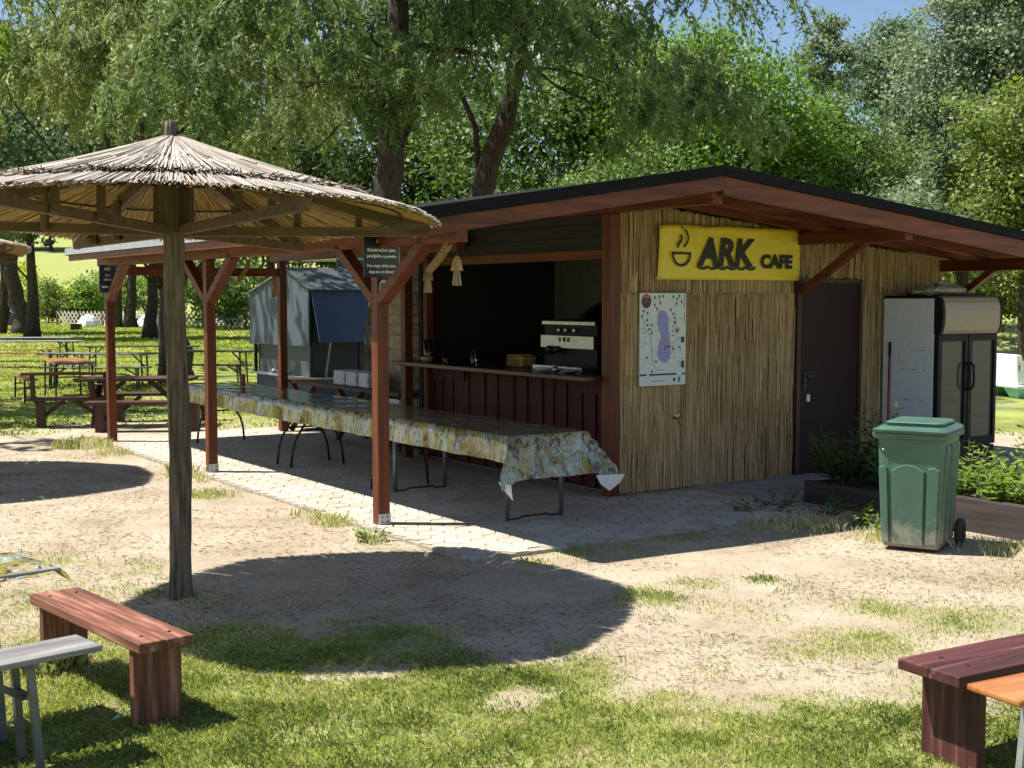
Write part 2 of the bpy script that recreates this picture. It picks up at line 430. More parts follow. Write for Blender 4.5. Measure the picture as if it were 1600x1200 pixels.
# ------------------------------------------------------------------ patio: slab and pavers
patio = MB().box(-.16, 3.7, -1.66, 8.25, -.14, .014).build('patio', mat_noise('sandy_joint_fill', (.24, .20, .15), (.38, .33, .26), 12, .95, 6), loc=L(0, 0), rz=YAW)
patio['kind'] = 'structure'
MB().box(3.7, 6.7, -1.05, .14, -.14, .03).build('concrete_strip', M['concrete'], patio, bevel=.01)
def paver_mat():
    m, nt, b = new_mat('worn_concrete_paver')
    at = N(nt, 'ShaderNodeAttribute'); at.attribute_name = 'tone'
    oi = nt.nodes.new('ShaderNodeObjectInfo')
    ad = N(nt, 'ShaderNodeMath', operation='ADD'); nt.links.new(at.outputs['Fac'], ad.inputs[0]); nt.links.new(oi.outputs['Random'], ad.inputs[1])
    fr = N(nt, 'ShaderNodeMath', operation='FRACT'); nt.links.new(ad.outputs[0], fr.inputs[0])
    t = nt.nodes.new('ShaderNodeTexCoord')
    g = nt.nodes.new('ShaderNodeNewGeometry')
    n = N(nt, 'ShaderNodeTexNoise', Scale=1.6, Detail=8, Roughness=0.65); nt.links.new(g.outputs['Position'], n.inputs['Vector'])
    n2 = N(nt, 'ShaderNodeTexNoise', Scale=45, Detail=4, Roughness=0.7); nt.links.new(g.outputs['Position'], n2.inputs['Vector'])
    r = ramp(nt, [(0.0, (0.40, 0.36, 0.295)), (1.0, (0.46, 0.42, 0.35))]); nt.links.new(fr.outputs[0], r.inputs['Fac'])
    r1 = ramp(nt, [(0.3, (0.74, 0.70, 0.64)), (0.6, (1.0, 1.0, 1.0))]); nt.links.new(n.outputs['Fac'], r1.inputs['Fac'])
    r2 = ramp(nt, [(0.3, (0.70, 0.68, 0.65)), (0.5, (1, 1, 1))]); nt.links.new(n2.outputs['Fac'], r2.inputs['Fac'])
    a1 = N(nt, 'ShaderNodeMixRGB', blend_type='MULTIPLY'); a1.inputs['Fac'].default_value = 1
    a2 = N(nt, 'ShaderNodeMixRGB', blend_type='MULTIPLY'); a2.inputs['Fac'].default_value = 0.7
    nt.links.new(r.outputs['Color'], a1.inputs['Color1']); nt.links.new(r1.outputs['Color'], a1.inputs['Color2'])
    nt.links.new(a1.outputs['Color'], a2.inputs['Color1']); nt.links.new(r2.outputs['Color'], a2.inputs['Color2'])
    nt.links.new(a2.outputs['Color'], b.inputs['Base Color']); b.inputs['Roughness'].default_value = 0.92
    bump(nt, n2.outputs['Fac'], b, 0.35, 0.006)
    return m
PAVER = paver_mat()
def paver_shape(rng, s):
    top, bot = [], []
    for k in range(6):
        t = R(60 * k); q = s * (1 + rng.uniform(-.05, .05))
        bot.append((q * math.cos(t), q * math.sin(t), 0)); top.append((q * .955 * math.cos(t), q * .955 * math.sin(t), .004))
    mid = [(x, y, .002) for x, y, z in bot]
    vs = [(x, y, -.02) for x, y, z in bot] + mid + top
    fs = [(i, (i + 1) % 6, 6 + (i + 1) % 6, 6 + i) for i in range(6)] + [(6 + i, 6 + (i + 1) % 6, 12 + (i + 1) % 6, 12 + i) for i in range(6)] + [tuple(range(12, 18))]
    return vs, fs
prng = random.Random(5)
S6 = 0.122
shapes = [paver_shape(prng, S6 - .006) for _ in range(6)]
shape_me = []
for vs, fs in shapes:
    me = bpy.data.meshes.new('paver'); me.from_pydata(vs, [], fs); me.materials.append(PAVER); shape_me.append(me)
spots = []
i = 0
b = -.05
while b < 3.6:
    a = -1.56 + (S6 * .866 if i % 2 else 0)
    while a < 8.15:
        if (b < 2.62 or a < 0.0) and not (b > 2.5 and a > .02):
            spots.append((b, a))
        a += S6 * 1.732
    b += S6 * 1.5; i += 1
spots.sort(key=lambda s: (L(*s) - Vector((-.0, 0, 0))).length)
rest = MB(); tones = []
for k, (b, a) in enumerate(spots):
    sh = prng.randrange(6); z = prng.uniform(.019, .022); rz = R(60 * prng.randrange(6))
    if k < 300:
        o = bpy.data.objects.new('paver', shape_me[sh]); COL.objects.link(o); o.parent = patio
        o.location = (b, a, z); o.rotation_euler = (prng.uniform(-.008, .008), prng.uniform(-.008, .008), rz)
    else:
        vs, fs = shapes[sh]; c, s = math.cos(rz), math.sin(rz)
        rest.add([(b + x * c - y * s, a + x * s + y * c, z + zz) for x, y, zz in vs], fs); tones += [prng.random()] * len(vs)
ro = rest.build('paving', PAVER, patio); ro['kind'] = 'stuff'
at = ro.data.attributes.new('tone', 'FLOAT', 'POINT'); at.data.foreach_set('value', np.array(tones, np.float32))

# ------------------------------------------------------------------ the cafe hut with its veranda
hut = thing('cafe_hut', 'timber cafe hut with reed-clad gable wall, dark roof and open veranda on red posts', 'hut', L(0, 0), YAW)
def zt(b): return 3.08 - .159 * (2.62 - b) if b < 2.62 else 3.08 - .104 * (b - 2.62)
RE = 8.6
# roof covering, boards, rafters, trims
roof = MB()
roof.prism([(-.43, zt(-.43) - .05), (2.62, zt(2.62) - .05), (RE, zt(RE) - .05), (RE, zt(RE)), (2.62, zt(2.62)), (-.43, zt(-.43))], 'xz', -1.39, 4.3)
roof = roof.build('roof', M['roofing'], hut)
MB().prism([(-.43, zt(-.43) - .05), (2.62, zt(2.62) - .05), (2.95, zt(2.95) - .05), (2.95, zt(2.95)), (2.62, zt(2.62)), (-.43, zt(-.43))], 'xz', 4.302, 8.02).build('veranda_roof', M['roofing'], roof)
bb = -.41
while bb < RE - .1:
    w = .142
    yl = 7.98 if bb + w < 2.75 else 4.27
    z0, z1 = zt(bb) - .052, zt(bb + w - .004) - .052
    if bb < 2.62 < bb + w: bb = 2.625; continue
    MB().prism([(bb, z0), (bb, z0 - .022), (bb + w - .004, z1 - .022), (bb + w - .004, z1)], 'xz', -1.37, yl).build('roof_board', M['raw_y'], roof)
    bb += w
def slope_bar(mb, b0, b1, y0, y1, top, hgt):
    return mb.prism([(b0, zt(b0) - top), (b1, zt(b1) - top), (b1, zt(b1) - top - hgt), (b0, zt(b0) - top - hgt)], 'xz', y0, y1)
ys = [-.45, .02, .9, 1.8, 2.7, 3.6, 4.2]
for y in ys + [5.0, 5.9, 6.8, 7.6, 7.93]:
    slope_bar(MB(), -.40, 2.60, y - .035, y + .035, .076, .09).build('rafter', M['red_x'], hut, bevel=.004)
for y in ys:
    slope_bar(MB(), 2.64, RE - .03, y - .035, y + .035, .076, .09).build('rafter', M['red_x'], hut, bevel=.004)
slope_bar(MB(), -.44, 2.62, -1.385, -1.335, .080, .125).build('bargeboard', M['red_x'], hut, bevel=.004)
slope_bar(MB(), 2.622, RE, -1.385, -1.335, .080, .165).build('bargeboard', M['red_x'], hut, bevel=.004)
slope_bar(MB(), -.45, 2.62, -1.415, -1.392, -.015, .095).build('roof_trim', M['roofing'], hut, bevel=.003)
slope_bar(MB(), 2.622, RE, -1.415, -1.392, -.015, .095).build('roof_trim', M['roofing'], hut, bevel=.003)
MB().box(-.455, -.433, -1.38, 8.03, zt(-.44) - .075, zt(-.44) + .012).build('eave_flashing', M['galv'], hut)
MB().box(-.425, -.405, -1.33, 7.97, zt(-.42) - .16, zt(-.42) - .08).build('eave_board', M['red_y'], hut, bevel=.003)
slope_bar(MB(), -.45, 2.95, 8.025, 8.045, -.015, .1).build('roof_trim', M['galv'], hut)
# beams along the roof
for nm, b0, b1, y0, y1, z0, z1 in [('front_beam', -.055, .055, -1.31, 7.95, 2.37, 2.497), ('veranda_beam', 2.43, 2.53, 2.69, 7.9, 2.47, 2.62),
                                   ('ridge_beam', 2.56, 2.68, -1.31, 4.25, 2.765, 2.91), ('purlin', 5.11, 5.23, -1.31, 4.25, 2.515, 2.648),
                                   ('purlin', 7.55, 7.66, -1.31, 4.25, 2.255, 2.392)]:
    MB().box(b0, b1, y0, y1, z0, z1).build(nm, M['red_y'], hut, bevel=.006)
MB().box(-.05, 2.43, 7.56, 7.66, 2.37 - .12, 2.368).build('tie_beam', M['red_x'], hut, bevel=.006)
# posts with their knee braces and metal shoes
def post(b, a, z1, w=.105, braces=(), shoe=True, z0=.0, mat='red_z'):
    p = MB().box(b - w / 2, b + w / 2, a - w / 2, a + w / 2, z0 + .012, z1).build('post', M[mat], hut, bevel=.006)
    for s, ln in braces:
        MB().bar((b, a + s * w * .45, 1.93), (b, a + s * ln, 2.40), .085, .11, up=(1, 0, 0)).build('brace', M['red_y'], p, bevel=.004)
    if shoe:
        MB().box(b - w / 2 - .002, b + w / 2 + .004, a - w / 2 - .005, a - w / 2 - .001, .025, .115).build('shoe_plate', M['galv'], p)
        for dx in (-.025, .025):
            for z in (.05, .09):
                MB().box(b + dx - .006, b + dx + .006, a - w / 2 - .009, a - w / 2 - .004, z - .006, z + .006).build('bolt', M['blackmetal'], p)
    return p
post(0, 0, 2.369, .11, ((-1, .80), (1, .74)))
post(0, 3.95, 2.369, .105, ((-1, .74), (1, .74)))
post(0, 7.6, 2.369, .105, ((-1, .7),), shoe=False)
post(2.48, 3.95, 2.469, .11, (), False)
post(2.48, 7.6, 2.469, .11, (), False)
post(2.625, .175, 2.76, .13, (), False)
for b, a0, a1, z0, z1 in [(5.17, .07, -.78, 2.02, 2.53), (7.6, .07, -.55, 1.85, 2.27)]:
    MB().bar((b, a0, z0), (b, a1, z1), .075, .085, up=(1, 0, 0)).build('brace', M['red_y'], hut, bevel=.004)
# gable wall core, back and side walls
def ru(b): return zt(b) - .18
MB().prism([(2.70, .0), (7.6, .0), (7.6, ru(7.6)), (2.70, ru(2.70))], 'xz', .19, .27).build('gable_wall', plain('reed_backing', (.20, .145, .075), .9), hut)
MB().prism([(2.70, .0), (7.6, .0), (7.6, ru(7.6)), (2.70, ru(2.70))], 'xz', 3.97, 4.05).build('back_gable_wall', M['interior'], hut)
MB().box(7.52, 7.6, .27, 3.97, 0, ru(7.6)).build('rear_wall', M['dark_z'], hut)
MB().box(2.75, 7.5, .28, 3.96, -.1, .02).build('floor', M['concrete'], hut)
hood = MB()
for k in range(34):
    y = .75 + k * .095
    u = (y - 2.55) / 1.25
    z = 1.0 if abs(u) >= 1 else 1.0 + .95 * math.sqrt(1 - u * u)
    hood.box(4.7, 4.8, y, y + .0951, z if abs(u) < 1 else .02, 2.75)
hood.build('fireplace_hood', M['hood'], hut)
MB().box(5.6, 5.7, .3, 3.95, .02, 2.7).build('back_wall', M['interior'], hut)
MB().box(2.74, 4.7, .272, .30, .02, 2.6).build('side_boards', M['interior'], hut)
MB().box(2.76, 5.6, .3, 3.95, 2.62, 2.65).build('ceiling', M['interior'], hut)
# header and bar front
hp = MB().box(2.66, 2.70, .245, 3.9, 2.43, 2.86).build('header_panel', M['header'], hut)
for z in (2.435, 2.53, 2.66):
    MB().box(2.648, 2.659, .25, 3.88, z, z + .012).build('rib', M['header'], hp)
MB().box(2.72, 2.80, .245, 3.9, 2.33, 2.428).build('lintel', M['red_y'], hut, bevel=.004)
MB().box(2.64, 2.74, 3.74, 3.83, .03, 2.42).build('frame_post', M['red_z'], hut, bevel=.004)
counter = MB().box(2.76, 3.2, .25, 3.98, .03, 1.128).build('bar_counter', M['counter_z'], hut)
y = .25; k = 0
while y < 3.95:
    w = prng.choice([.10, .13, .16, .19])
    w = min(w, 3.97 - y)
    dp = .018 if k % 2 else .034
    MB().box(2.758 - dp, 2.757, y + .004, y + w - .004, .04, 1.05 + (.06 if .9 < y < 3.0 else 0)).build('plank', M['counter_z'], counter, bevel=.004)
    y += w; k += 1
MB().box(2.70, 2.72, 3.0, 3.75, .99, 1.12).build('rail', M['counter_z'], counter)
MB().box(2.70, 2.72, .26, .9, .99, 1.12).build('rail', M['counter_z'], counter)
MB().box(2.36, 3.34, .25, 4.12, 1.135, 1.185).build('counter_top', wood('varnished_dark_top', (0.03, 0.012, 0.008), (0.075, 0.026, 0.016), 'y', 0.3, spec=.4, bmp=.08), counter, bevel=.008)
# door
door = MB().box(5.17, 6.09, .11, .15, .035, 2.10).build('door', M['door'], hut, bevel=.003)
MB().box(5.235, 5.265, .10, .112, .95, 1.14).build('handle_plate', M['blackmetal'], door, bevel=.002)
MB().bar((5.25, .075, 1.10), (5.36, .075, 1.10), .016, .016).build('handle', M['blackmetal'], door)
MB().box(5.28, 5.33, .095, .109, .82, .90).build('lock', M['white'], door, bevel=.004)
df = MB().box(5.11, 5.165, .085, .17, .03, 2.15).box(6.095, 6.14, .085, .17, .03, 2.15).box(5.165, 6.095, .085, .17, 2.105, 2.15)
df.build('door_frame', M['dark_z'], hut, bevel=.004)
# reed mats on the gable
REED = mat_attr('dry_reed', [(0.0, (0.20, 0.12, 0.05)), (0.3, (0.48, 0.325, 0.15)), (0.7, (0.62, 0.445, 0.225)), (1.0, (0.78, 0.62, 0.36))], 0.6, spec=.35)
def reed_mat(name, x0, x1, z0f, z1f, ymid, dens, seed):
    rg = np.random.default_rng(seed)
    # short overlapping stems so that the streaks break up as in a woven mat
    hh = float(np.max(z1f(np.array([x0, x1])))) - float(z0f(np.array([x0]))[0])
    n = int((x1 - x0) * dens * hh / .55); x = x0 + rg.random(n) * (x1 - x0)
    lo, hi = z0f(x) + rg.normal(0, .006, n), z1f(x) + rg.normal(0, .010, n)
    ln = rg.uniform(.25, .95, n); zc = lo - .2 + rg.random(n) * (hi - lo + .4)
    z0, z1 = np.maximum(zc - ln / 2, lo), np.minimum(zc + ln / 2, hi)
    k = z1 - z0 > .03; x, z0, z1 = x[k], z0[k], z1[k]; n = len(x)
    y = ymid + rg.uniform(-.013, .013, n)
    Pn = np.stack([x, y, z0], 1); Q = np.stack([np.clip(x + rg.normal(0, .006, n), x0, x1), y + rg.normal(0, .002, n), z1], 1)
    r = rg.uniform(.0028, .0054, n); v1, f1 = prisms(Pn, Q, r, r * .85, rg)
    t = np.clip(rg.beta(1.5, 1.4, n) + .10 * np.sin(x * 2.3 + z0 * 1.7), 0, 1)
    o = np_mesh(name, v1, f1, REED, hut, np.repeat(t, 6))
    o['kind'] = 'stuff'
    return o
zz = np.vectorize(lambda b: zt(b) - .172)
reed_mat('reed_mat', 2.70, 5.10, lambda x: .03 + 0 * x, lambda x: 1.985 + 0 * x, .135, 470, 1)
reed_mat('reed_mat', 6.15, 7.60, lambda x: .03 + 0 * x, lambda x: 1.985 + 0 * x, .135, 470, 2)
reed_mat('reed_mat', 2.70, 5.10, lambda x: 1.95 + 0 * x, zz, .158, 470, 3)
reed_mat('reed_mat', 6.15, 7.60, lambda x: 1.95 + 0 * x, zz, .158, 470, 4)
reed_mat('reed_mat', 5.10, 6.15, lambda x: 2.155 + 0 * x, zz, .158, 470, 5)
# stone pillar of the barbecue under the veranda
pil = thing('stone_chimney', 'pale stone block pillar at the open end of the bar counter', 'pillar', L(3.1, 5.2), YAW)
MB().box(.02, .58, .02, .48, 0, 2.78).build('mortar_core', M['concrete'], pil)
STONE = mat_noise('sandy_stone_block', (0.27, 0.20, 0.12), (0.46, 0.37, 0.25), 9, .9, 7, bmp=.5)
z = .02; k = 0
while z < 2.7:
    h = prng.uniform(.13, .2)
    cut = prng.uniform(.2, .4)
    for x0, x1 in ((0, cut - .008), (cut, .6)):
        MB().box(x0 - .0, x1, 0 - prng.uniform(0, .008), .5, z, z + h - .014).build('stone', STONE, pil, bevel=.008)
    z += h

# ------------------------------------------------------------------ things on and in front of the hut
INK = plain('black_print', (0.012, 0.014, 0.012), 0.6)
# banner
BANNER_Y = plain('yellow_vinyl', (0.72, 0.58, 0.035), 0.5, vary=.05)
ban = thing('banner', 'yellow vinyl banner with black cup logo and lettering on the reed wall', 'banner', L(3.15, .10, 2.13), YAW)
nu, nw = 40, 14
vs = []; fs = []
for j in range(nw + 1):
    for i in range(nu + 1):
        u, w = i / nu, j / nw
        x = u * 1.97 + .012 * math.sin(w * 3) - .02 * (1 - w) * (1 if u < .02 else 0)
        z = w * .545 - .012 * (1 - abs(math.sin(u * math.pi * 3))) * w
        fold = .012 * math.sin((u * 9 + w * 2.2)) * (w ** 2) + .006 * math.sin(u * 23 - w * 7) * w + .008 * max(0, 1 - abs((u - .74) * 9 + (w - 1) * 3)) * w
        vs.append((x, -.012 - fold * .65, z))
for j in range(nw):
    for i in range(nu):
        q = j * (nu + 1) + i; fs.append((q, q + 1, q + nu + 2, q + nu + 1))
sheet = MB().add(vs, fs).build('sheet', BANNER_Y, ban, smooth=True)
sheet.modifiers.new('thickness', 'SOLIDIFY').thickness = .002
YT = -.0315
text('lettering', 'ARK', .385, INK, ban, (.88, YT, .15), offset=.015, shear=.16, ext=.001, sx=.98)
text('lettering', 'CAFE', .185, INK, ban, (1.61, YT, .135), offset=.010, shear=.06, ext=.001, sx=1.06)
wv = MB(); pts = []
for i in range(49):
    x = .50 + i * .0168
    pts.append((x, .135 - .020 * abs(math.sin(i * math.pi / 8))))
up = [(x, z + .012) for x, z in pts]; lo = [(x, z - .016) for x, z in pts]
for i in range(48):
    wv.add([(lo[i][0], YT, lo[i][1]), (lo[i + 1][0], YT, lo[i + 1][1]), (up[i + 1][0], YT, up[i + 1][1]), (up[i][0], YT, up[i][1])], [(0, 1, 2, 3)])
wv.build('wave_mark', INK, ban)
cup = MB()
def strip(mb, pl, w, y=YT):
    for (x0, z0), (x1, z1) in zip(pl[:-1], pl[1:]):
        d = Vector((x1 - x0, z1 - z0)); n = Vector((-d.y, d.x)).normalized() * w / 2
        mb.add([(x0 + n.x, y, z0 + n.y), (x1 + n.x, y, z1 + n.y), (x1 - n.x, y, z1 - n.y), (x0 - n.x, y, z0 - n.y)], [(0, 1, 2, 3)])
strip(cup, [(.17, .262)] + [(.285 - .115 * math.cos(t), .255 - .115 * math.sin(t)) for t in [k * math.pi / 14 for k in range(1, 14)]] + [(.40, .262)], .026)
strip(cup, [(.158, .262), (.412, .262)], .024)
strip(cup, [(.235, .315), (.240, .345), (.262, .372), (.285, .392), (.288, .42), (.272, .445)], .026)
strip(cup, [(.315, .325), (.345, .352), (.368, .388), (.372, .43), (.352, .472), (.325, .50)], .022)
strip(cup, [(.285, .51), (.30, .525)], .024)
cup.build('cup_mark', INK, ban)
for u in (.012, .985):
    for z in (.02, .50):
        MB().lathe([(.012, 0), (.012, .003), (.006, .004)], 10).build('eyelet', M['steel'], ban, loc=(u * 1.97, -.03, z)).rotation_euler = (R(90), 0, 0)

# map poster
pos = thing('map_poster', 'white printed map board with a lilac lake hung on the reed wall', 'poster', L(2.91, .095, 1.08), YAW)
MB().box(0, .60, -.012, 0, 0, .915).build('board', plain('pale_poster_print', (0.56, 0.62, 0.60), .4, vary=.03), pos)
lake = [(.255, .745), (.30, .745), (.345, .72), (.37, .67), (.37, .56), (.385, .48), (.40, .40), (.40, .32), (.385, .26), (.35, .225), (.30, .225), (.25, .255), (.225, .31), (.23, .38), (.265, .45), (.27, .50), (.245, .56), (.225, .63), (.225, .70)]
def flat(mb, poly, y=-.0135): mb.add([(x, y, z) for x, z in poly], [tuple(range(len(poly)))])
def disc(cx, cz, rx, rz, n=10): return [(cx + rx * math.cos(2 * math.pi * k / n), cz + rz * math.sin(2 * math.pi * k / n)) for k in range(n)]
m_ = MB(); flat(m_, lake); m_.build('lake_print', plain('lilac_print', (0.30, 0.29, 0.55), .5, vary=.03), pos)
GRP = plain('green_print', (0.05, 0.14, 0.05), .6); m_ = MB()
prg = random.Random(3)
for x, z in [(.19, .87), (.25, .88), (.30, .885), (.19, .80), (.26, .82), (.22, .76), (.05, .74), (.10, .72), (.03, .69), (.43, .88), (.48, .86), (.47, .81), (.51, .89), (.54, .83)]:
    flat(m_, disc(x, z, .013, .015)); flat(m_, [(x - .003, z - .03), (x + .003, z - .03), (x + .003, z - .01), (x - .003, z - .01)])
flat(m_, [(.49, .39), (.53, .375), (.54, .36), (.505, .37)]); flat(m_, [(.50, .03), (.525, .03), (.525, .07), (.5125, .09), (.50, .07)])
m_.build('tree_print', GRP, pos)['kind'] = 'stuff'
DKP = plain('dark_print', (0.05, 0.06, 0.08), .6); m_ = MB()
for k in range(64):
    x, z = prg.choice([(prg.uniform(.02, .2), prg.uniform(.18, .62)), (prg.uniform(.40, .50), prg.uniform(.2, .75)), (prg.uniform(.22, .4), prg.uniform(.24, .72))])
    q = prg.uniform(.004, .008); flat(m_, [(x - q, z - q), (x + q, z - q), (x, z + q)], -.0142)
for x, z in [(.09, .65), (.10, .60), (.12, .56), (.155, .52), (.155, .60), (.40, .75), (.43, .71), (.45, .67), (.45, .62), (.09, .28), (.16, .14), (.21, .24), (.43, .36)]:
    flat(m_, disc(x, z, .012, .016, 6), -.014)
for z0, xs in ((.10, [(.0, .09), (.12, .48), (.55, .595)]), (.042, [(.15, .33)])):
    for a0, a1 in xs: flat(m_, [(a0 + .003, z0), (a1, z0), (a1, z0 + .018 if z0 > .05 else z0 + .006), (a0 + .003, z0 + .018 if z0 > .05 else z0 + .006)], -.014)
for x in (.575,): flat(m_, [(x, .77), (x + .006, .77), (x + .006, .9), (x, .9)], -.014); flat(m_, [(x, .62), (x + .006, .62), (x + .006, .73), (x, .73)], -.014)
flat(m_, [(.535, .42), (.58, .42), (.58, .48), (.535, .48)], -.014); flat(m_, [(.54, .17), (.58, .17), (.58, .24), (.54, .24)], -.014); flat(m_, [(.32, .385), (.40, .375), (.40, .388), (.32, .398)], -.0146)
flat(m_, disc(.45, .055, .02, .025, 4), -.014)
strip(m_, [(.04, .67), (.06, .58), (.13, .50), (.15, .40), (.16, .30), (.17, .20), (.24, .15), (.34, .16)], .004, -.014)
for k in range(22):
    x, z, w = prg.uniform(.40, .53), prg.uniform(.18, .70), prg.uniform(.02, .05); flat(m_, [(x, z), (x + w, z), (x + w, z + .004), (x, z + .004)], -.014)
m_.build('symbol_print', DKP, pos)['kind'] = 'stuff'
m_ = MB(); flat(m_, [(.485 + (.042 if k % 2 == 0 else .017) * math.sin(k * math.pi / 5), .545 + (.042 if k % 2 == 0 else .017) * math.cos(k * math.pi / 5)) for k in range(10)], -.0142); flat(m_, disc(.32, .36, .015, .013), -.0146)
m_.build('star_print', plain('red_print', (0.45, 0.05, 0.04), .5), pos)
m_ = MB(); flat(m_, disc(.082, .835, .062, .07, 18), -.014); m_.build('badge_print', plain('brown_print', (0.06, 0.025, 0.015), .5), pos)
m_ = MB(); flat(m_, [(.04, .862), (.125, .862), (.115, .885), (.082, .9), (.05, .885)], -.0146); flat(m_, [(.05, .832), (.075, .82), (.075, .84)], -.0146); flat(m_, [(.092, .82), (.117, .832), (.092, .84)], -.0146)
m_.build('badge_print', plain('orange_print', (0.42, 0.11, 0.03), .5), pos)

# garden tap on the reed wall
tap = thing('wall_tap', 'small brass tap sticking out of the reed wall', 'tap', L(3.40, .11, .74), YAW)
BRASS = plain('brass', (0.45, 0.32, 0.12), .35, .9)
MB().tube([(0, .02, 0), (0, -.05, 0), (0, -.075, -.02), (0, -.075, -.05)], .012, 8).build('spout', BRASS, tap, smooth=True)
MB().bar((-.035, -.03, .032), (.035, -.03, .032), .012, .01).box(-.006, .006, -.036, -.024, 0, .03).build('valve_handle', M['white'], tap)

# dark blue notice boards on the posts
NAVY = plain('navy_board', (0.018, 0.026, 0.055), .35)
LETTER = plain('white_lettering', (0.75, 0.77, 0.78), .5)
s1 = thing('notice_sign', 'navy notice board with five lines of white lettering on the nearest red post', 'sign', L(-.02, -.072, 2.12), YAW)
MB().box(-.165, .165, 0, .012, 0, .34).build('board', NAVY, s1, bevel=.002)
MB().box(.1655, .1685, .001, .014, .002, .338).build('sunlit_edge', LETTER, s1)  # white strip stands in for sunlight on the board's thickness
for t_, z_, s_ in (('ARK', .285, .052), ('Slobodni zečevi i ptice,', .215, .036), ('psi isključivo na povodcu', .165, .034), ('Free range rabbits zone,', .085, .035), ('dogs are not allowed', .035, .035)):
    text('lettering', t_, s_, LETTER, s1, (0, -.002, z_), offset=.0014, sx=.80 if len(t_) > 5 else 1)
s2 = thing('notice_sign', 'narrow navy notice board with white lettering on the farthest red post', 'sign', L(-.02, 7.53, 2.02), YAW)
MB().box(-.13, .09, 0, .012, 0, .36).build('board', NAVY, s2, bevel=.002)
MB().box(.0905, .0945, .001, .014, .002, .358).build('sunlit_edge', LETTER, s2)  # lit thickness of the board, put in as a white strip
for t_, z_, s_ in (('ARK', .29, .06), ('Zona', .215, .045), ('zečeva', .155, .05), ('Rabbit zone', .06, .045)):
    text('lettering', t_, s_, LETTER, s2, (-.02, -.002, z_), offset=.001, sx=.75)
nod = thing('no_dogs_sticker', 'oval white sticker with a crossed ring below the notice board', 'sticker', L(0, -.064, 2.02), YAW)
m_ = MB(); m_.prism(disc(0, 0, .042, .082, 24), 'xz', -.002, .002); m_.build('disc', plain('white_pink_vinyl', (0.72, 0.62, 0.70), .5, vary=.03), nod)
m_ = MB(); strip(m_, [(.027 * math.cos(t), .018 + .035 * math.sin(t)) for t in [k * math.pi / 10 for k in range(21)]], .005, -.0035); strip(m_, [(-.016, .045), (.018, -.012)], .009, -.0035); strip(m_, [(.01, .05), (-.008, -.01)], .006, -.0035)
strip(m_, [(-.02, -.045), (.02, -.045)], .005, -.0035)
m_.build('ring_print', INK, nod)

# jute ropes and tassels hung from the veranda beams
def rope(label, p, q):
    p, q = Vector(p), Vector(q); d = (q - p); n = max(8, int(d.length / .012)); mb = MB()
    u = d.cross(Vector((.2, .9, .1))).normalized(); w = d.normalized().cross(u)
    for s in range(3):
        pts = []
        for i in range(n + 1):
            t = i / n; an = t * d.length / .11 * 2 * math.pi + s * 2.094
            pts.append(p + d * t + (u * math.cos(an) + w * math.sin(an)) * .017 + Vector((0, 0, -.012 * math.sin(t * math.pi))))
        mb.tube(pts, .018, 6)
    return tag(mb.build('rope', M['rope'], smooth=True), label, 'rope', 'jute ropes on the veranda beams')
def tassel(label, p, cordlen=.1, s=1.0):
    t = thing('rope_tassel', label, 'tassel', p, random.uniform(0, 3), 'jute tassels on the veranda beams')
    MB().tube([(0, 0, 0), (0, 0, -cordlen)], .006, 6).build('cord', M['black'], t)
    z = -cordlen
    MB().lathe([(.012 * s, z), (.030 * s, z - .03 * s), (.042 * s, z - .085 * s), (.050 * s, z - .115 * s), (.02 * s, z - .118 * s)], 12).build('knot', M['rope'], t, smooth=True)
    rg = np.random.default_rng(int(abs(p[0] * 100)) + 1); n = 60; an = rg.random(n) * 6.283; rr = np.sqrt(rg.random(n))
    Pn = np.stack([.02 * s * rr * np.cos(an), .02 * s * rr * np.sin(an), np.full(n, z - .11 * s)], 1)
    Q = np.stack([.036 * s * rr * np.cos(an), .036 * s * rr * np.sin(an), z - .215 * s - rg.random(n) * .015], 1)
    v, f = prisms(Pn, Q, np.full(n, .004 * s), np.full(n, .005 * s), rg)
    o = np_mesh('fringe', v, f, mat_attr('jute_fringe', [(0, (.30, .21, .10)), (1, (.55, .45, .28))], .9), t, np.repeat(rg.random(n), 6)); o['kind'] = 'stuff'
    return t
rope('slanting jute rope looped under the end of the front beam near the notice board', L(-.0, -1.13, 2.37), L(-.02, -.86, 2.17))
tassel('jute tassel hanging from the free end of the front beam', L(0, -1.24, 2.37), .10)
tassel('jute tassel hanging beside the knee brace of the nearest post', L(.5, .05, 2.34), .13, .95)
rope('short jute rope hanging over the far tie beam, near the umbrella pole', L(1.40, 7.53, 2.46), L(1.32, 7.53, 2.02))
rope('jute rope curling over the far tie beam beside the inner post', L(1.95, 7.53, 2.44), L(1.78, 7.53, 2.16))
tassel('jute tassel hanging in front of the far inner post', L(2.30, 7.45, 2.26), .03, 1.2)

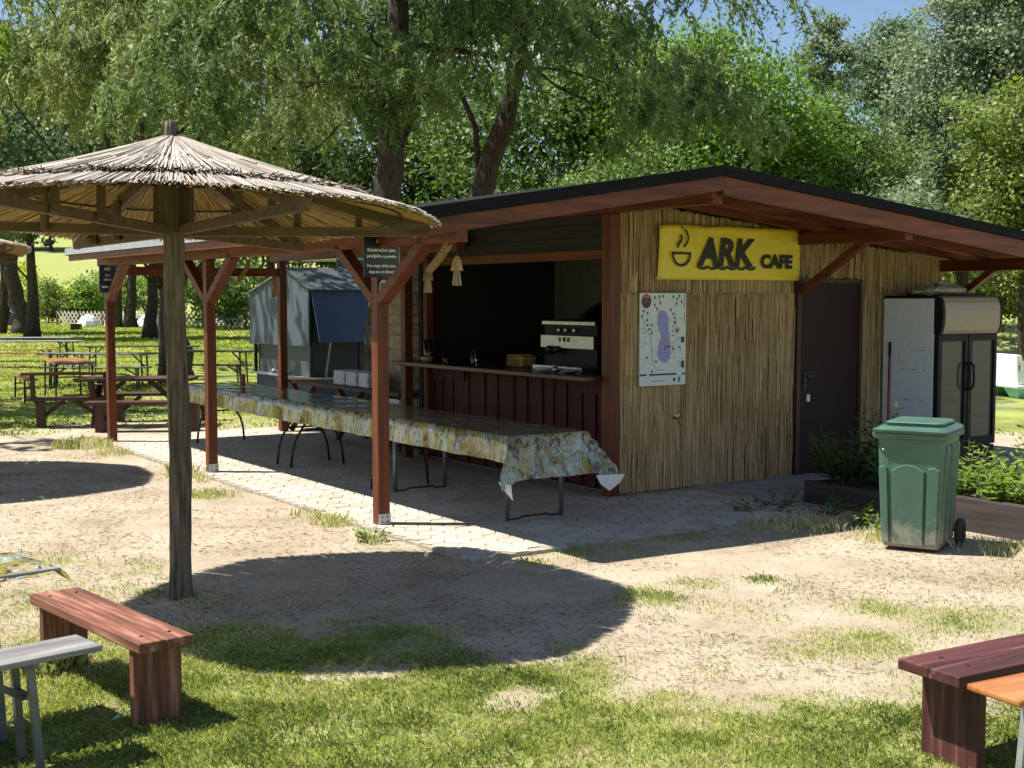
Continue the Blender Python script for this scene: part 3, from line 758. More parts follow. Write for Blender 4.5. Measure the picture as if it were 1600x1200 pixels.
# ------------------------------------------------------------------ long row of folding tables under one oilcloth
def cloth_mat():
    m, nt, b = new_mat('printed_oilcloth')
    t = nt.nodes.new('ShaderNodeTexCoord')
    nz = N(nt, 'ShaderNodeTexNoise', Scale=9, Detail=4); nt.links.new(t.outputs['Object'], nz.inputs['Vector'])
    mxv = N(nt, 'ShaderNodeMixRGB'); mxv.inputs['Fac'].default_value = .12
    nt.links.new(t.outputs['Object'], mxv.inputs['Color1']); nt.links.new(nz.outputs['Color'], mxv.inputs['Color2'])
    vo = N(nt, 'ShaderNodeTexVoronoi', Scale=7); nt.links.new(mxv.outputs['Color'], vo.inputs['Vector'])
    sp = nt.nodes.new('ShaderNodeSeparateColor'); nt.links.new(vo.outputs['Color'], sp.inputs[0])
    mp0 = N(nt, 'ShaderNodeMapping'); mp0.inputs['Scale'].default_value = (1.2, 1.3, .8)
    nt.links.new(t.outputs['Object'], mp0.inputs['Vector'])
    n1 = N(nt, 'ShaderNodeTexNoise', Scale=2.7, Detail=3.6, Roughness=.55, Distortion=2.6); nt.links.new(mp0.outputs['Vector'], n1.inputs['Vector'])
    r = ramp(nt, [(.33, (.09, .04, .022)), (.39, (.34, .27, .03)), (.43, (.13, .13, .025)), (.465, (.44, .33, .16)), (.50, (.27, .27, .04)), (.535, (.16, .10, .045)), (.56, (.36, .48, .56)), (.60, (.42, .45, .40)), (.64, (.30, .22, .05))])
    nt.links.new(n1.outputs['Fac'], r.inputs['Fac'])
    nt.links.new(mp0.outputs['Vector'], vo.inputs['Vector'])
    rv = ramp(nt, [(0, (.14, .11, .02)), (.25, (.42, .32, .05)), (.45, (.38, .50, .58)), (.65, (.50, .40, .25)), (.85, (.10, .05, .03)), (1, (.26, .30, .07))])
    nt.links.new(sp.outputs[0], rv.inputs['Fac'])
    mx = N(nt, 'ShaderNodeMixRGB'); mx.inputs['Fac'].default_value = .4
    nt.links.new(r.outputs['Color'], mx.inputs['Color1']); nt.links.new(rv.outputs['Color'], mx.inputs['Color2'])
    n2 = N(nt, 'ShaderNodeTexNoise', Scale=12, Detail=4, Roughness=.6, Distortion=1.2); nt.links.new(mp0.outputs['Vector'], n2.inputs['Vector'])
    r2 = ramp(nt, [(.40, (.12, .07, .04)), (.45, (.85, .85, .80)), (.62, (1.0, 1.0, .97))]); nt.links.new(n2.outputs['Fac'], r2.inputs['Fac'])
    mu = N(nt, 'ShaderNodeMixRGB', blend_type='MULTIPLY'); mu.inputs['Fac'].default_value = .85
    nt.links.new(mx.outputs['Color'], mu.inputs['Color1']); nt.links.new(r2.outputs['Color'], mu.inputs['Color2'])
    nt.links.new(mu.outputs['Color'], b.inputs['Base Color'])
    b.inputs['Roughness'].default_value = .11; b.inputs['Specular IOR Level'].default_value = .6
    n4 = N(nt, 'ShaderNodeTexNoise', Scale=5, Detail=3); mp4 = N(nt, 'ShaderNodeMapping'); mp4.inputs['Scale'].default_value = (2.2, .5, 1)
    nt.links.new(t.outputs['Object'], mp4.inputs['Vector']); nt.links.new(mp4.outputs['Vector'], n4.inputs['Vector'])
    bump(nt, n4.outputs['Fac'], b, .35, .02)
    return m
CLOTH = cloth_mat()
BACKING = plain('white_cloth_backing', (.66, .64, .62), .8, vary=.04)
def oilcloth(name, label, x0, x1, y0, y1, z, hx, hy0, hy1, parent=None, step=.05):
    us = [x0 - hx, x0 - hx * .66, x0 - hx * .33, x0 - .004] + list(np.linspace(x0 + .01, x1 - .01, 9)) + [x1 + .004, x1 + hx * .33, x1 + hx * .66, x1 + hx]
    ysq = ([y0 - hy0 * k / 6 for k in range(6, 0, -1)] if hy0 else []) + list(np.arange(y0, y1, step)) + [y1] + ([y1 + hy1 * k / 4 for k in range(1, 5)] if hy1 else [])
    vs = []
    for yv in ysq:
        for u in us:
            du = max(x0 - u, u - x1, 0); dv = max(y0 - yv, yv - y1, 0); mn = min(du, dv); mxx = max(du, dv)
            sx = -1 if u < x0 else 1; sy = -1 if yv < y0 else 1
            X_ = min(max(u, x0), x1); Y_ = min(max(yv, y0), y1)
            wob = .014 * math.sin(yv * 7.3 + u * 2) + .010 * math.sin(yv * 17.1 + 1.3)
            if du > 0: X_ += sx * (.015 + .10 * du + (wob * du / hx if dv == 0 else 0) + .75 * mn)
            if dv > 0: Y_ += sy * (.015 + .22 * dv + .015 * math.sin(u * 11) * dv / .3 + .35 * mn)
            zz_ = z - mxx - .30 * mn + (.0025 * math.sin(yv * 9 + u * 4) if mxx == 0 else 0)
            vs.append((X_, Y_, zz_))
    nu_ = len(us); fs = [(j * nu_ + i, j * nu_ + i + 1, (j + 1) * nu_ + i + 1, (j + 1) * nu_ + i) for j in range(len(ysq) - 1) for i in range(nu_ - 1)]
    t = thing(name, label, 'tablecloth', parent or L(0, 0), YAW)
    MB().add(vs, fs).build('printed_sheet', CLOTH, t, smooth=True)
    return t
tcl = oilcloth('tablecloth', 'long printed oilcloth with landscape scenes over the row of folding tables', .79, 1.60, -.80, 6.95, .795, .22, .36, .2)
for pts in ([(.60, -.90, .44), (.66, -1.0, .42), (.68, -1.00, .29), (.635, -.965, .36)], [(1.56, -.97, .43), (1.86, -.99, .42), (1.80, -1.01, .36), (1.68, -1.01, .29), (1.60, -.99, .35)]):
    MB().add([(x, y, z) for x, y, z in pts] + [(x, y + .004, z) for x, y, z in pts], [tuple(range(len(pts))), tuple(range(len(pts), 2 * len(pts)))]).build('folded_corner', BACKING, tcl)
def folding_table(label, y0, y1, style):
    t = thing('folding_table', label, 'table', L(0, 0, .024), YAW, 'folding tables under the oilcloth')
    MB().box(.815, 1.575, y0, y1, .725, .762).build('tabletop', M['white'], t, bevel=.006)
    for s, ye in ((1, y0 + .17), (-1, y1 - .17)):
        if style == 'u':
            for x in (.90, 1.47): MB().tube([(x, ye, .724), (x, ye, .02)], .021, 8).build('leg', M['legmetal'], t, smooth=True)
            MB().tube([(.90, ye, .03), (1.02, ye, .03), (1.05, ye, .045), (1.32, ye, .045), (1.35, ye, .03), (1.47, ye, .03)], .009, 6).build('foot_bar', M['blackmetal'], t, smooth=True)
        else:
            for sx in (-1, 1):
                c = 1.19; pts = [(c + sx * .12, ye, .724), (c + sx * .12, ye, .62), (c + sx * .15, ye, .5), (c + sx * .27, ye, .32), (c + sx * .31, ye, .2), (c + sx * .33, ye, .0)]
                MB().tube(pts, .014, 8).build('leg', M['blackmetal'], t, smooth=True)
            MB().tube([(.99, ye, .42), (1.39, ye, .42)], .012, 6).build('crossbar', M['blackmetal'], t)
    return t
folding_table('folding table with straight grey legs at the near end of the oilcloth', -.76, 1.56, 'u')
folding_table('folding table with curved black legs in the middle of the oilcloth row', 1.64, 3.92, 'w')
folding_table('folding table with curved black legs at the far end of the oilcloth', 3.96, 6.9, 'w')
cupc = thing('clay_mug', 'small terracotta mug standing on the far end of the oilcloth', 'mug', L(1.25, 6.1, .80))
MB().lathe([(.03, 0), (.036, .01), (.038, .16), (.034, .16), (.03, .03)], 14).build('body', plain('terracotta', (.33, .10, .04), .6), cupc, smooth=True)

# ------------------------------------------------------------------ things on the bar
def put(name, label, cat, b, a, z=1.187, rz=YAW, group=None): return thing(name, label, cat, L(b, a, z), rz, group)
GLASS, nt_, b_ = new_mat('clear_glass'); b_.inputs['Transmission Weight'].default_value = 1; b_.inputs['Roughness'].default_value = .03; b_.inputs['Base Color'].default_value = (.93, .96, .95, 1)
cf = put('coffee_machine', 'boxy steel and black espresso machine at the end of the bar', 'coffee machine', 3.02, 1.22)
MB().box(-.10, .30, -.45, .48, .02, .53).build('housing', M['black'], cf, bevel=.01)
MB().box(-.135, -.10, -.45, .48, .475, .515).build('top_rail', M['steel'], cf, bevel=.004)
pn = MB().box(-.150, -.10, -.45, .48, .23, .365).build('front_panel', M['steel'], cf, bevel=.004)
for y_, w_ in ((.13, .035), (.05, .05), (-.02, .04)): MB().box(-.153, -.1505, y_ - w_ / 2, y_ + w_ / 2, .30, .345).build('maker_mark', INK, pn)
for y_ in (.18, .06, -.09): MB().lathe([(.022, 0), (.022, .02), (.012, .024)], 12).build('knob', M['steel'], cf, loc=(-.115, y_, .42)).rotation_euler = (0, R(-90), 0)
for y_ in (.30, .17):
    g_ = MB().tube([(-.16, y_, .25), (-.16, y_, .18)], .034, 12).build('group_head', M['blackmetal'], cf, smooth=True)
    MB().tube([(-.16, y_, .19), (-.30, y_ - .02, .16)], .014, 8).build('filter_handle', M['black'], g_, smooth=True)
MB().box(-.28, -.10, -.42, .45, .0, .05).build('drip_tray', M['steel'], cf, bevel=.004)
cr_ = put('wire_basket', 'small brass-coloured wire basket on the bar beside the espresso machine', 'basket', 2.85, 2.05)
m_ = MB()
for z_ in (.01, .05, .09, .13): m_.tube([(-.08, -.15, z_), (-.08, .15, z_), (.08, .15, z_), (.08, -.15, z_), (-.08, -.15, z_)], .004 if z_ < .12 else .008, 5, False)
for k in range(9): y_ = -.15 + k * .0375; m_.tube([(-.08, y_, .13), (-.08, y_, .01), (.08, y_, .01), (.08, y_, .13)], .003, 5, False)
m_.build('wires', BRASS, cr_)
def glass(label, b, a, h, r, grp='glasses on the bar'):
    g = put('drinking_glass', label, 'glass', b, a, group=grp)
    MB().lathe([(r * .8, 0), (r * .85, .006), (r, h), (r * .93, h), (r * .75, .012)], 14).build('vessel', GLASS, g, smooth=True); return g
glass('tall clear glass standing by itself in the middle of the bar', 2.60, 2.62, .17, .04)
glass('tall clear blender jar upside down at the far end of the bar', 2.62, 3.68, .26, .055)
glass('short clear glass on the bar between the two taller ones', 2.62, 3.28, .10, .035)
bw = put('bowl', 'white bowl at the far corner of the bar', 'bowl', 2.55, 3.98)
MB().lathe([(.04, 0), (.05, .01), (.085, .075), (.078, .075), (.04, .015)], 18).build('dish', M['white'], bw, smooth=True)
bw = put('bowl', 'tan wooden bowl beneath the upside-down blender jar', 'bowl', 2.56, 3.62)
MB().lathe([(.05, 0), (.06, .01), (.085, .06), (.078, .06), (.05, .015)], 18).build('dish', plain('tan_bowl', (.36, .25, .12), .5), bw, smooth=True)
for b_, a_, lb in ((2.62, 1.28, 'stack of white saucers on the bar before the espresso machine'), (2.60, .80, 'steel plate lying on the bar beside the red corner post')):
    sv = put('saucer', lb, 'saucer', b_, a_)
    MB().lathe([(.05, 0), (.10, .018), (.10, .03), (.05, .026)], 20).build('dish', M['white'] if a_ > 1 else M['steel'], sv, smooth=True)
sk = put('sugar_pot', 'round steel sugar pot on the bar near the red corner post', 'sugar pot', 2.58, 1.03)
MB().lathe([(.025, 0), (.035, .02), (.03, .05), (.012, .06), (.018, .075), (.004, .085)], 14).build('pot', M['steel'], sk, smooth=True)

for lb_, pts_ in (('thin cord hanging inside the bar above the espresso machine', [(3.6, 1.5, 2.55), (3.6, 1.53, 2.2), (3.6, 1.47, 2.0), (3.6, 1.50, 1.75)]), ('cord with a white ring hanging near the bar corner post', [(3.2, .62, 2.4), (3.2, .72, 2.05), (3.2, .76, 1.86)])):
    cd_ = thing('hanging_cord', lb_, 'cord', L(0, 0), YAW)
    MB().tube(pts_, .006, 5).build('cord', plain('grey_cord', (.12, .12, .11), .7), cd_)
    if 'ring' in lb_: MB().tube([(3.19, .76 + .025 * math.cos(t), 1.83 + .025 * math.sin(t)) for t in [k * math.pi / 8 for k in range(17)]], .008, 6, False).build('ring', M['white'], cd_)
# ------------------------------------------------------------------ display fridge with things on it
FGLASS, nt_, b_ = new_mat('reflection_tinted_glass'); b_.inputs['Transmission Weight'].default_value = .3; b_.inputs['Roughness'].default_value = .015; b_.inputs['Base Color'].default_value = (.07, .11, .08, 1); b_.inputs['IOR'].default_value = 1.36  # dark green base colour stands in for greenery reflected in the panes
fr = thing('display_fridge', 'tall display fridge with white side, two glass doors and beige light box', 'fridge', L(6.50, -.63, .03), YAW)
W_, D_, H_ = 1.05, .72, 1.93
sd = MB().box(0, .03, .035, D_, .08, H_ - .02).build('side_panel', plain('scuffed_white_side', (.72, .74, .76), .4, vary=.04), fr, bevel=.004)
m_ = MB(); prs = random.Random(8)
for z0, z1, y0, y1 in ((1.34, 1.34, .12, .46), (1.12, 1.12, .10, .5), (1.13, 1.33, .5, .5), (1.15, 1.33, .13, .13), (.78, .78, .15, .48)):
    for k in range(9):
        t0 = prs.random() * .85; t1 = t0 + prs.uniform(.03, .14)
        m_.box(-.0006, -.0002, y0 + (y1 - y0) * t0, y0 + (y1 - y0) * t1 + .004, z0 + (z1 - z0) * t0, z0 + (z1 - z0) * t1 + prs.uniform(.003, .008))
m_.build('glue_marks', plain('old_glue', (.20, .20, .21), .8), sd)
MB().box(.03, W_ - .03, D_ - .03, D_, .08, H_ - .02).build('back_panel', M['header'], fr)
MB().box(W_ - .03, W_, .035, D_, .08, H_ - .02).build('side_panel', M['white'], fr, bevel=.004)
MB().box(0, W_, .035, D_, H_ - .018, H_ + .012).build('top_panel', M['black'], fr, bevel=.004)
MB().box(.03, W_ - .03, .06, D_ - .03, .26, .29).build('bottom_panel', M['black'], fr)
for z_ in (.62, .95, 1.25):
    MB().box(.035, W_ - .035, .10, D_ - .05, z_, z_ + .012).build('shelf', M['steel'], fr)
prof = [(.034, 1.52), (-.03, 1.522), (-.055, 1.56), (-.070, 1.62), (-.076, 1.70), (-.074, 1.78), (-.062, 1.86), (-.035, 1.92), (.034, 1.938)]
MB().prism([(y, z) for y, z in prof], 'yz', .045, W_ - .025).build('light_box', plain('beige_light_box', (.33, .295, .19), .4, vary=.04), fr, smooth=False)
for x0, x1 in ((0, .044), (W_ - .024, W_)):
    MB().prism([(y - .008 * (1 if y < .03 else 0), z) for y, z in prof], 'yz', x0, x1).build('light_box_cheek', M['black'], fr)
for k, x0 in enumerate((.005, .53)):
    x1 = x0 + .51
    d_ = MB().box(x0, x0 + .065, -.03, .03, .27, 1.515).box(x1 - .05, x1, -.03, .03, .27, 1.515).box(x0 + .065, x1 - .05, -.03, .03, 1.44, 1.515).box(x0 + .065, x1 - .05, -.03, .03, .27, .36).build('glass_door', M['black'], fr, bevel=.004)
    MB().box(x0 + .063, x1 - .048, -.004, .006, .358, 1.442).build('pane', FGLASS, d_)
    hx = x1 - .03 if k == 0 else x0 + .03
    MB().tube([(hx, -.03, .90), (hx, -.075, .93), (hx, -.085, 1.03), (hx, -.075, 1.17), (hx, -.03, 1.2)], .013, 8).build('handle', M['black'], d_, smooth=True)
MB().box(0, W_, -.01, .03, .03, .255).build('grille', M['black'], fr, bevel=.004)
for z_ in (.07, .12, .17): MB().box(.05, W_ - .05, -.018, -.011, z_, z_ + .02).build('grille_slat', M['blackmetal'], fr)
for x_ in (.06, W_ - .06):
    for y_ in (.1, D_ - .1): MB().tube([(x_, y_, 0), (x_, y_, .08)], .02, 8).build('foot', M['black'], fr)
bag = thing('sack', 'crumpled pale sack lying on top of the fridge', 'sack', L(6.95, -.30, 1.97), YAW)
vs = []; nu_ = 20; nv_ = 8; rg = random.Random(4)
for j in range(nv_ + 1):
    for i in range(nu_):
        t = 2 * math.pi * i / nu_; v = j / nv_; s = math.sqrt(max(0, 1 - (v * 2 - 1) ** 2))
        vs.append((.42 * (s ** .7) * math.cos(t) + rg.uniform(-.02, .02), .2 * (s ** .7) * math.sin(t) + rg.uniform(-.015, .015), .16 * v * (1 + .25 * math.sin(t * 2)) * (.75 + .25 * math.cos(t)) + rg.uniform(-.008, .008)))
fs = [(j * nu_ + i, j * nu_ + (i + 1) % nu_, (j + 1) * nu_ + (i + 1) % nu_, (j + 1) * nu_ + i) for j in range(nv_) for i in range(nu_)]
vs = [(x, y, max(z, .0)) for x, y, z in vs]
MB().add(vs, fs).build('cloth', plain('pale_sacking', (.36, .34, .24), .9), bag, smooth=True)
jr = thing('glass_jar', 'round glass jar lying on the fridge beside the sack', 'jar', L(6.62, -.42, 2.03), YAW)
MB().lathe([(.05, -.08), (.06, -.06), (.06, .05), (.045, .07), (.045, .09)], 14).build('vessel', GLASS, jr, smooth=True).rotation_euler = (R(90), 0, 0)
bx_ = thing('tray', 'flat dark tray under the sack on top of the fridge', 'tray', L(6.52, -.55, 1.973), YAW)
MB().box(.2, .98, .02, .5, -.0, .012).box(.2, .98, .02, .03, .012, .03).box(.2, .98, .49, .5, .012, .03).build('tray_body', M['black'], bx_)
br = thing('broom_stick', 'red broom stick with black end leaning on the side of the fridge', 'broom', L(6.42, -.02, .03), YAW)
MB().tube([(0, -.04, .05), (.06, .0, 1.27)], .013, 8).build('stick', plain('red_stick', (.28, .02, .03), .4), br, smooth=True)
MB().tube([(.06, .0, 1.265), (.066, .003, 1.42)], .016, 8).build('grip', M['black'], br, smooth=True)
MB().box(-.16, .16, -.07, -.01, 0, .07).build('brush_head', M['black'], br, bevel=.01)

# ------------------------------------------------------------------ green wheelie bin
BINM = mat_noise('sun_faded_green_plastic', (.046, .105, .074), (.066, .138, .100), 3.2, .42, 6, (1, 1, .5), .05, spec=.45)
def dust(m, top, col):
    """dried mud splashed up from the ground"""
    nt = m.node_tree; b = nt.nodes['Principled BSDF']; src = b.inputs['Base Color'].links[0].from_socket
    g = nt.nodes.new('ShaderNodeNewGeometry'); sx = nt.nodes.new('ShaderNodeSeparateXYZ'); nt.links.new(g.outputs['Position'], sx.inputs[0])
    n = N(nt, 'ShaderNodeTexNoise', Scale=9, Detail=8, Roughness=.75); nt.links.new(g.outputs['Position'], n.inputs['Vector'])
    mr = N(nt, 'ShaderNodeMapRange'); mr.inputs['From Min'].default_value = 0; mr.inputs['From Max'].default_value = top; mr.inputs['To Min'].default_value = .34; mr.inputs['To Max'].default_value = -.12
    nt.links.new(sx.outputs['Z'], mr.inputs['Value'])
    ad = N(nt, 'ShaderNodeMath', operation='ADD'); nt.links.new(n.outputs['Fac'], ad.inputs[0]); nt.links.new(mr.outputs['Result'], ad.inputs[1])
    rp = ramp(nt, [(.55, (0, 0, 0)), (.8, (.75, .75, .75))]); nt.links.new(ad.outputs[0], rp.inputs['Fac'])
    mx = N(nt, 'ShaderNodeMixRGB'); mx.inputs['Color2'].default_value = (*col, 1)
    nt.links.new(rp.outputs['Color'], mx.inputs['Fac']); nt.links.new(src, mx.inputs['Color1']); nt.links.new(mx.outputs['Color'], b.inputs['Base Color'])
dust(BINM, .38, (.30, .27, .20))
bn = thing('wheelie_bin', 'dusty green plastic wheelie bin beside the planter', 'wheelie bin', (3.075, 9.80, .0), R(-30.7))
def ring(w0, w1, d0, d1, z, y0=0, r=.045, n=3):
    pts = []
    for cx, cy, a0 in ((w1 - r, d0 + r, -90), (w1 - r, d1 - r, 0), (w0 + r, d1 - r, 90), (w0 + r, d0 + r, 180)):
        for k in range(n + 1):
            t = R(a0 + 90 * k / n); pts.append((cx + r * math.cos(t), cy + r * math.sin(t), z))
    return pts
def loft(mb, rings, caps=True):
    n = len(rings[0]); o = len(mb.v)
    for r_ in rings: mb.v += r_
    for i in range(len(rings) - 1):
        for k in range(n): mb.f.append((o + i * n + k, o + i * n + (k + 1) % n, o + (i + 1) * n + (k + 1) % n, o + (i + 1) * n + k))
    if caps: mb.f.append(tuple(o + k for k in range(n))[::-1]); mb.f.append(tuple(o + (len(rings) - 1) * n + k for k in range(n)))
    return mb
loft(MB(), [ring(-.215, .215, .0, .43, .02), ring(-.222, .222, -.005, .45, .06), ring(-.255, .255, -.05, .535, .87)]).build('body', BINM, bn, smooth=True)
bn.children[0].modifiers.new('es', 'EDGE_SPLIT').split_angle = R(35)
def face(x, z, d=0.0): return (x, -.012 - .046 * (z / .87) - d, z)
def raised(pl, name):
    pl = [(x * (1 + .16 * z / .87), z) for x, z in pl]
    n = len(pl); cx = sum(p[0] for p in pl) / n; cz = sum(p[1] for p in pl) / n
    out = [face(x, z, -.02) for x, z in pl]; inn = [face(cx + (x - cx) * .93, cz + (z - cz) * .985, .016) for x, z in pl]
    MB().add(out + inn, [tuple(range(n, 2 * n))] + [(i, (i + 1) % n, n + (i + 1) % n, n + i) for i in range(n)]).build(name, BINM, bn, bevel=.006)
raised([(-.13, .035), (.11, .035), (.11, .62)] + [(.11 - .24 * k / 8, .62 + .05 * math.sin(math.pi * k / 8)) for k in range(1, 8)] + [(-.13, .62)], 'front_panel')
raised([(-.21, .05), (-.15, .05), (-.15, .64), (-.17, .66), (-.21, .64)], 'corner_rib')
raised([(.12, .05), (.205, .05), (.205, .64), (.165, .66), (.12, .65)], 'corner_rib')
for y0, y1 in ((.04, .13), (.22, .30), (.38, .46)):
    MB().add([(.215, y0, .05), (.215, y1, .05), (.258, y1 + .02, .82), (.258, y0 - .01, .82), (.235, y0 + .015, .06), (.235, y1 - .015, .06), (.272, y1, .80), (.272, y0 + .01, .80)],
             [(4, 5, 6, 7), (0, 1, 5, 4), (1, 2, 6, 5), (2, 3, 7, 6), (3, 0, 4, 7)]).build('side_rib', BINM, bn, bevel=.004)
loft(MB(), [ring(-.265, .265, -.065, .55, .862), ring(-.285, .285, -.085, .56, .872), ring(-.29, .29, -.09, .56, .905), ring(-.285, .285, -.085, .56, .912)]).build('rim', BINM, bn)
lid = loft(MB(), [ring(-.282, .282, -.10, .565, .914), ring(-.285, .285, -.105, .565, .935), ring(-.25, .25, -.06, .55, .952), ring(-.245, .245, -.05, .55, .958)]).build('lid', BINM, bn)
loft(MB(), [ring(-.215, .215, .04, .50, .958), ring(-.22, .22, .03, .51, .985), ring(-.20, .20, .05, .50, .992)]).build('raised_panel', BINM, lid, bevel=.004)
MB().tube([(-.24, .585, .90), (-.24, .63, .93), (.24, .63, .93), (.24, .585, .90)], .014, 8).build('handle', BINM, bn, smooth=True)
for x_ in (-.245, .245):
    wheel = MB().lathe([(.03, -.028), (.085, -.03), (.10, -.02), (.10, .02), (.085, .03), (.03, .028)], 20).build('wheel', plain('dusty_rubber', (.045, .043, .042), .9), bn, smooth=True, loc=(x_ + (.03 if x_ > 0 else -.03), .50, .10))
    wheel.rotation_euler = (0, R(90), 0)
    MB().lathe([(.055, -.034), (.05, .034)], 14).build('hub', M['black'], wheel)
MB().tube([(-.25, .50, .10), (.25, .50, .10)], .012, 8).build('axle', M['blackmetal'], bn)
MB().lathe([(.008, 0), (.006, .006)], 8).build('tag_rivet', M['white'], bn, loc=(-.20, -.062, .78)).rotation_euler = (R(90), 0, 0)

# ------------------------------------------------------------------ thatched umbrellas
THATCH = mat_attr('weathered_thatch', [(0, (.075, .058, .043)), (.3, (.21, .175, .138)), (.65, (.37, .325, .27)), (1, (.51, .46, .395))], .75, spec=.25)
THATCH_IN = mat_attr('golden_backlit_thatch', [(0, (.17, .105, .04)), (.4, (.40, .27, .11)), (1, (.62, .46, .22))], .75, .25, spec=.25)  # gold brightened in the colour for sunlight passing through the reeds
def rim_r(th):
    d = np.mod(th - R(10), R(60)) - R(30)
    return .97 * (.45 * 1.76 * math.cos(R(30)) / np.cos(d) + .55 * 1.72)
def cone_z(r): return 2.925 - .37 * r + .047 * r * r
def thatch(parent):
    rg = np.random.default_rng(3)
    def layer(n, r0a, r0b, r1, jit, dz, rad, name, mat, sag=.0):
        th = rg.random(n) * 6.2832; rr = rim_r(th) / 1.72
        r0 = r0a + (r0b - r0a) * rg.random(n); re = r1 * rr + rg.normal(0, jit, n); tw = rg.normal(0, .035, n)
        rm = (r0 + re) / 2
        def pt(r, t, e): return np.stack([r * np.cos(t), r * np.sin(t), cone_z(r) + dz + e], 1)
        e = rg.uniform(-.008, .012, n)
        A_, B_, C_ = pt(r0, th + tw, e), pt(rm, th + tw * .4, e), pt(re, th, e - sag)
        q = rad * rg.uniform(.7, 1.25, n)
        v1, f1 = prisms(A_, B_, q, q, rg); v2, f2 = prisms(B_, C_, q, q * .8, rg)
        t = np.clip(rg.beta(2.4, 1.6, n), 0, 1); tt = np.repeat(t, 6)
        o = np_mesh(name, np.concatenate([v1, v2]), np.concatenate([f1, f2 + len(v1)]), mat, parent, np.concatenate([tt, np.clip(tt - .05, 0, 1)])); o['kind'] = 'stuff'
        return o
    layer(2300, .30, 1.0, 1.735, .018, .030, .0075, 'lower_thatch', THATCH, .01)
    layer(1900, .05, .75, 1.33, .03, .055, .0075, 'upper_thatch', THATCH)
    layer(800, .03, .15, .75, .08, .062, .006, 'upper_thatch', THATCH)
    layer(2500, .10, .9, 1.70, .012, .008, .006, 'underside_thatch', THATCH_IN)
    # stitched dark course along the upper tier's edge
    n = 520; th = rg.random(n) * 6.2832; rr = rim_r(th) / 1.72; r0 = 1.30 * rr + rg.normal(0, .02, n)
    P_ = np.stack([r0 * np.cos(th), r0 * np.sin(th), cone_z(r0) + .055], 1); th2 = th + rg.normal(0, .03, n); r2 = r0 + rg.uniform(.02, .10, n)
    Q_ = np.stack([r2 * np.cos(th2), r2 * np.sin(th2), cone_z(r2) + .065 + rg.uniform(0, .03, n)], 1)
    v, f = prisms(P_, Q_, np.full(n, .006), np.full(n, .003), rg)
    o = np_mesh('frayed_edge', v, f, THATCH, parent, np.repeat(rg.random(n) * .35, 6)); o['kind'] = 'stuff'
def umbrella(label, loc, rz, tilt):
    u = thing('thatched_umbrella', label, 'umbrella', loc, rz, 'thatched umbrellas')
    # log pole with furrowed bark
    rg = random.Random(2); nz_, na_ = 70, 36; vs = []
    for j in range(nz_ + 1):
        z = -.03 + 3.10 * j / nz_; tp = .068 - .006 * z / 3 + (.012 * max(0, 1 - z / .25)) if z < 2.6 else .052 - .022 * (z - 2.6) / .54
        cx, cy = .010 * math.sin(z * 1.7), .008 * math.cos(z * 1.3)
        for i in range(na_):
            an = 2 * math.pi * i / na_
            fur = float(fbm(np.array(an * 4.2 + .5 * math.sin(z * 3)), np.array(z * 1.7), 55, 3)) if i else float(fbm(np.array(0.), np.array(z * 1.7), 55, 3))
            q = tp + .034 * (fur - .5)
            vs.append((cx + q * math.cos(an), cy + q * math.sin(an), z))
    fs = [(j * na_ + i, j * na_ + (i + 1) % na_, (j + 1) * na_ + (i + 1) % na_, (j + 1) * na_ + i) for j in range(nz_) for i in range(na_)] + [tuple(range(nz_ * na_, nz_ * na_ + na_))]
    MB().add(vs, fs).build('pole', M['log'], u, smooth=True)
    fr_ = MB().box(-.115, -.062, -.06, .06, 2.36, 2.86).box(.062, .115, -.06, .06, 2.36, 2.86).box(-.06, .06, -.115, -.062, 2.36, 2.86).box(-.06, .06, .062, .115, 2.36, 2.86).build('hub_block', M['brown_z'], u)
    fr_.rotation_euler = (tilt, 0, 0)
    for k in range(6):
        t = R(10 + 60 * k); c, s = math.cos(t), math.sin(t)
        rf = MB().bar((.07 * c, .07 * s, cone_z(.07) - .065), (1.64 * c, 1.64 * s, cone_z(1.64) - .045), .05, .075).build('rafter', M['brown_x'], u); rf.rotation_euler = (tilt, 0, 0)
        ch = MB().bar((.09 * c, .09 * s, 2.375), (1.60 * c, 1.60 * s, 2.40), .045, .06).build('chord', M['brown_x'], u); ch.rotation_euler = (tilt, 0, 0)
        for r_ in (.78, 1.18):
            MB().bar((r_ * c - .045 * s, r_ * s + .045 * c, 2.37), (r_ * c - .045 * s, r_ * s + .045 * c, cone_z(r_) - .03), .04, .045).build('strut', M['brown_z'], ch)
    for r_ in (.95, 1.45):
        m_ = MB(); m_.tube([(r_ * math.cos(t), r_ * math.sin(t), cone_z(r_) - .008) for t in [2 * math.pi * k / 36 for k in range(37)]], .006, 5, False)
        m_.build('binding_wire', M['black'], u).rotation_euler = (tilt, 0, 0)
    can = bpy.data.objects.new('canopy', None); COL.objects.link(can); can.parent = u; can.rotation_euler = (tilt, 0, 0)
    thatch(can)
    # binding wires and canopy tilt about the pole at ground height, so bring them back over the pole
    for ch in u.children:
        if ch.name.split('.')[0] != 'pole': ch.location = (0, math.sin(tilt) * 2.5, 0)
    return u
um = umbrella('thatched reed umbrella on a rough log pole, standing before the cafe veranda', (-2.164, 8.245, 0), 0, R(-2.6))
u2 = copy_tree(um); u2.location = (-6.86, 13.7, 0); u2.rotation_euler = (0, 0, R(37)); u2['label'] = 'thatched reed umbrella cut off by the edge of the picture'

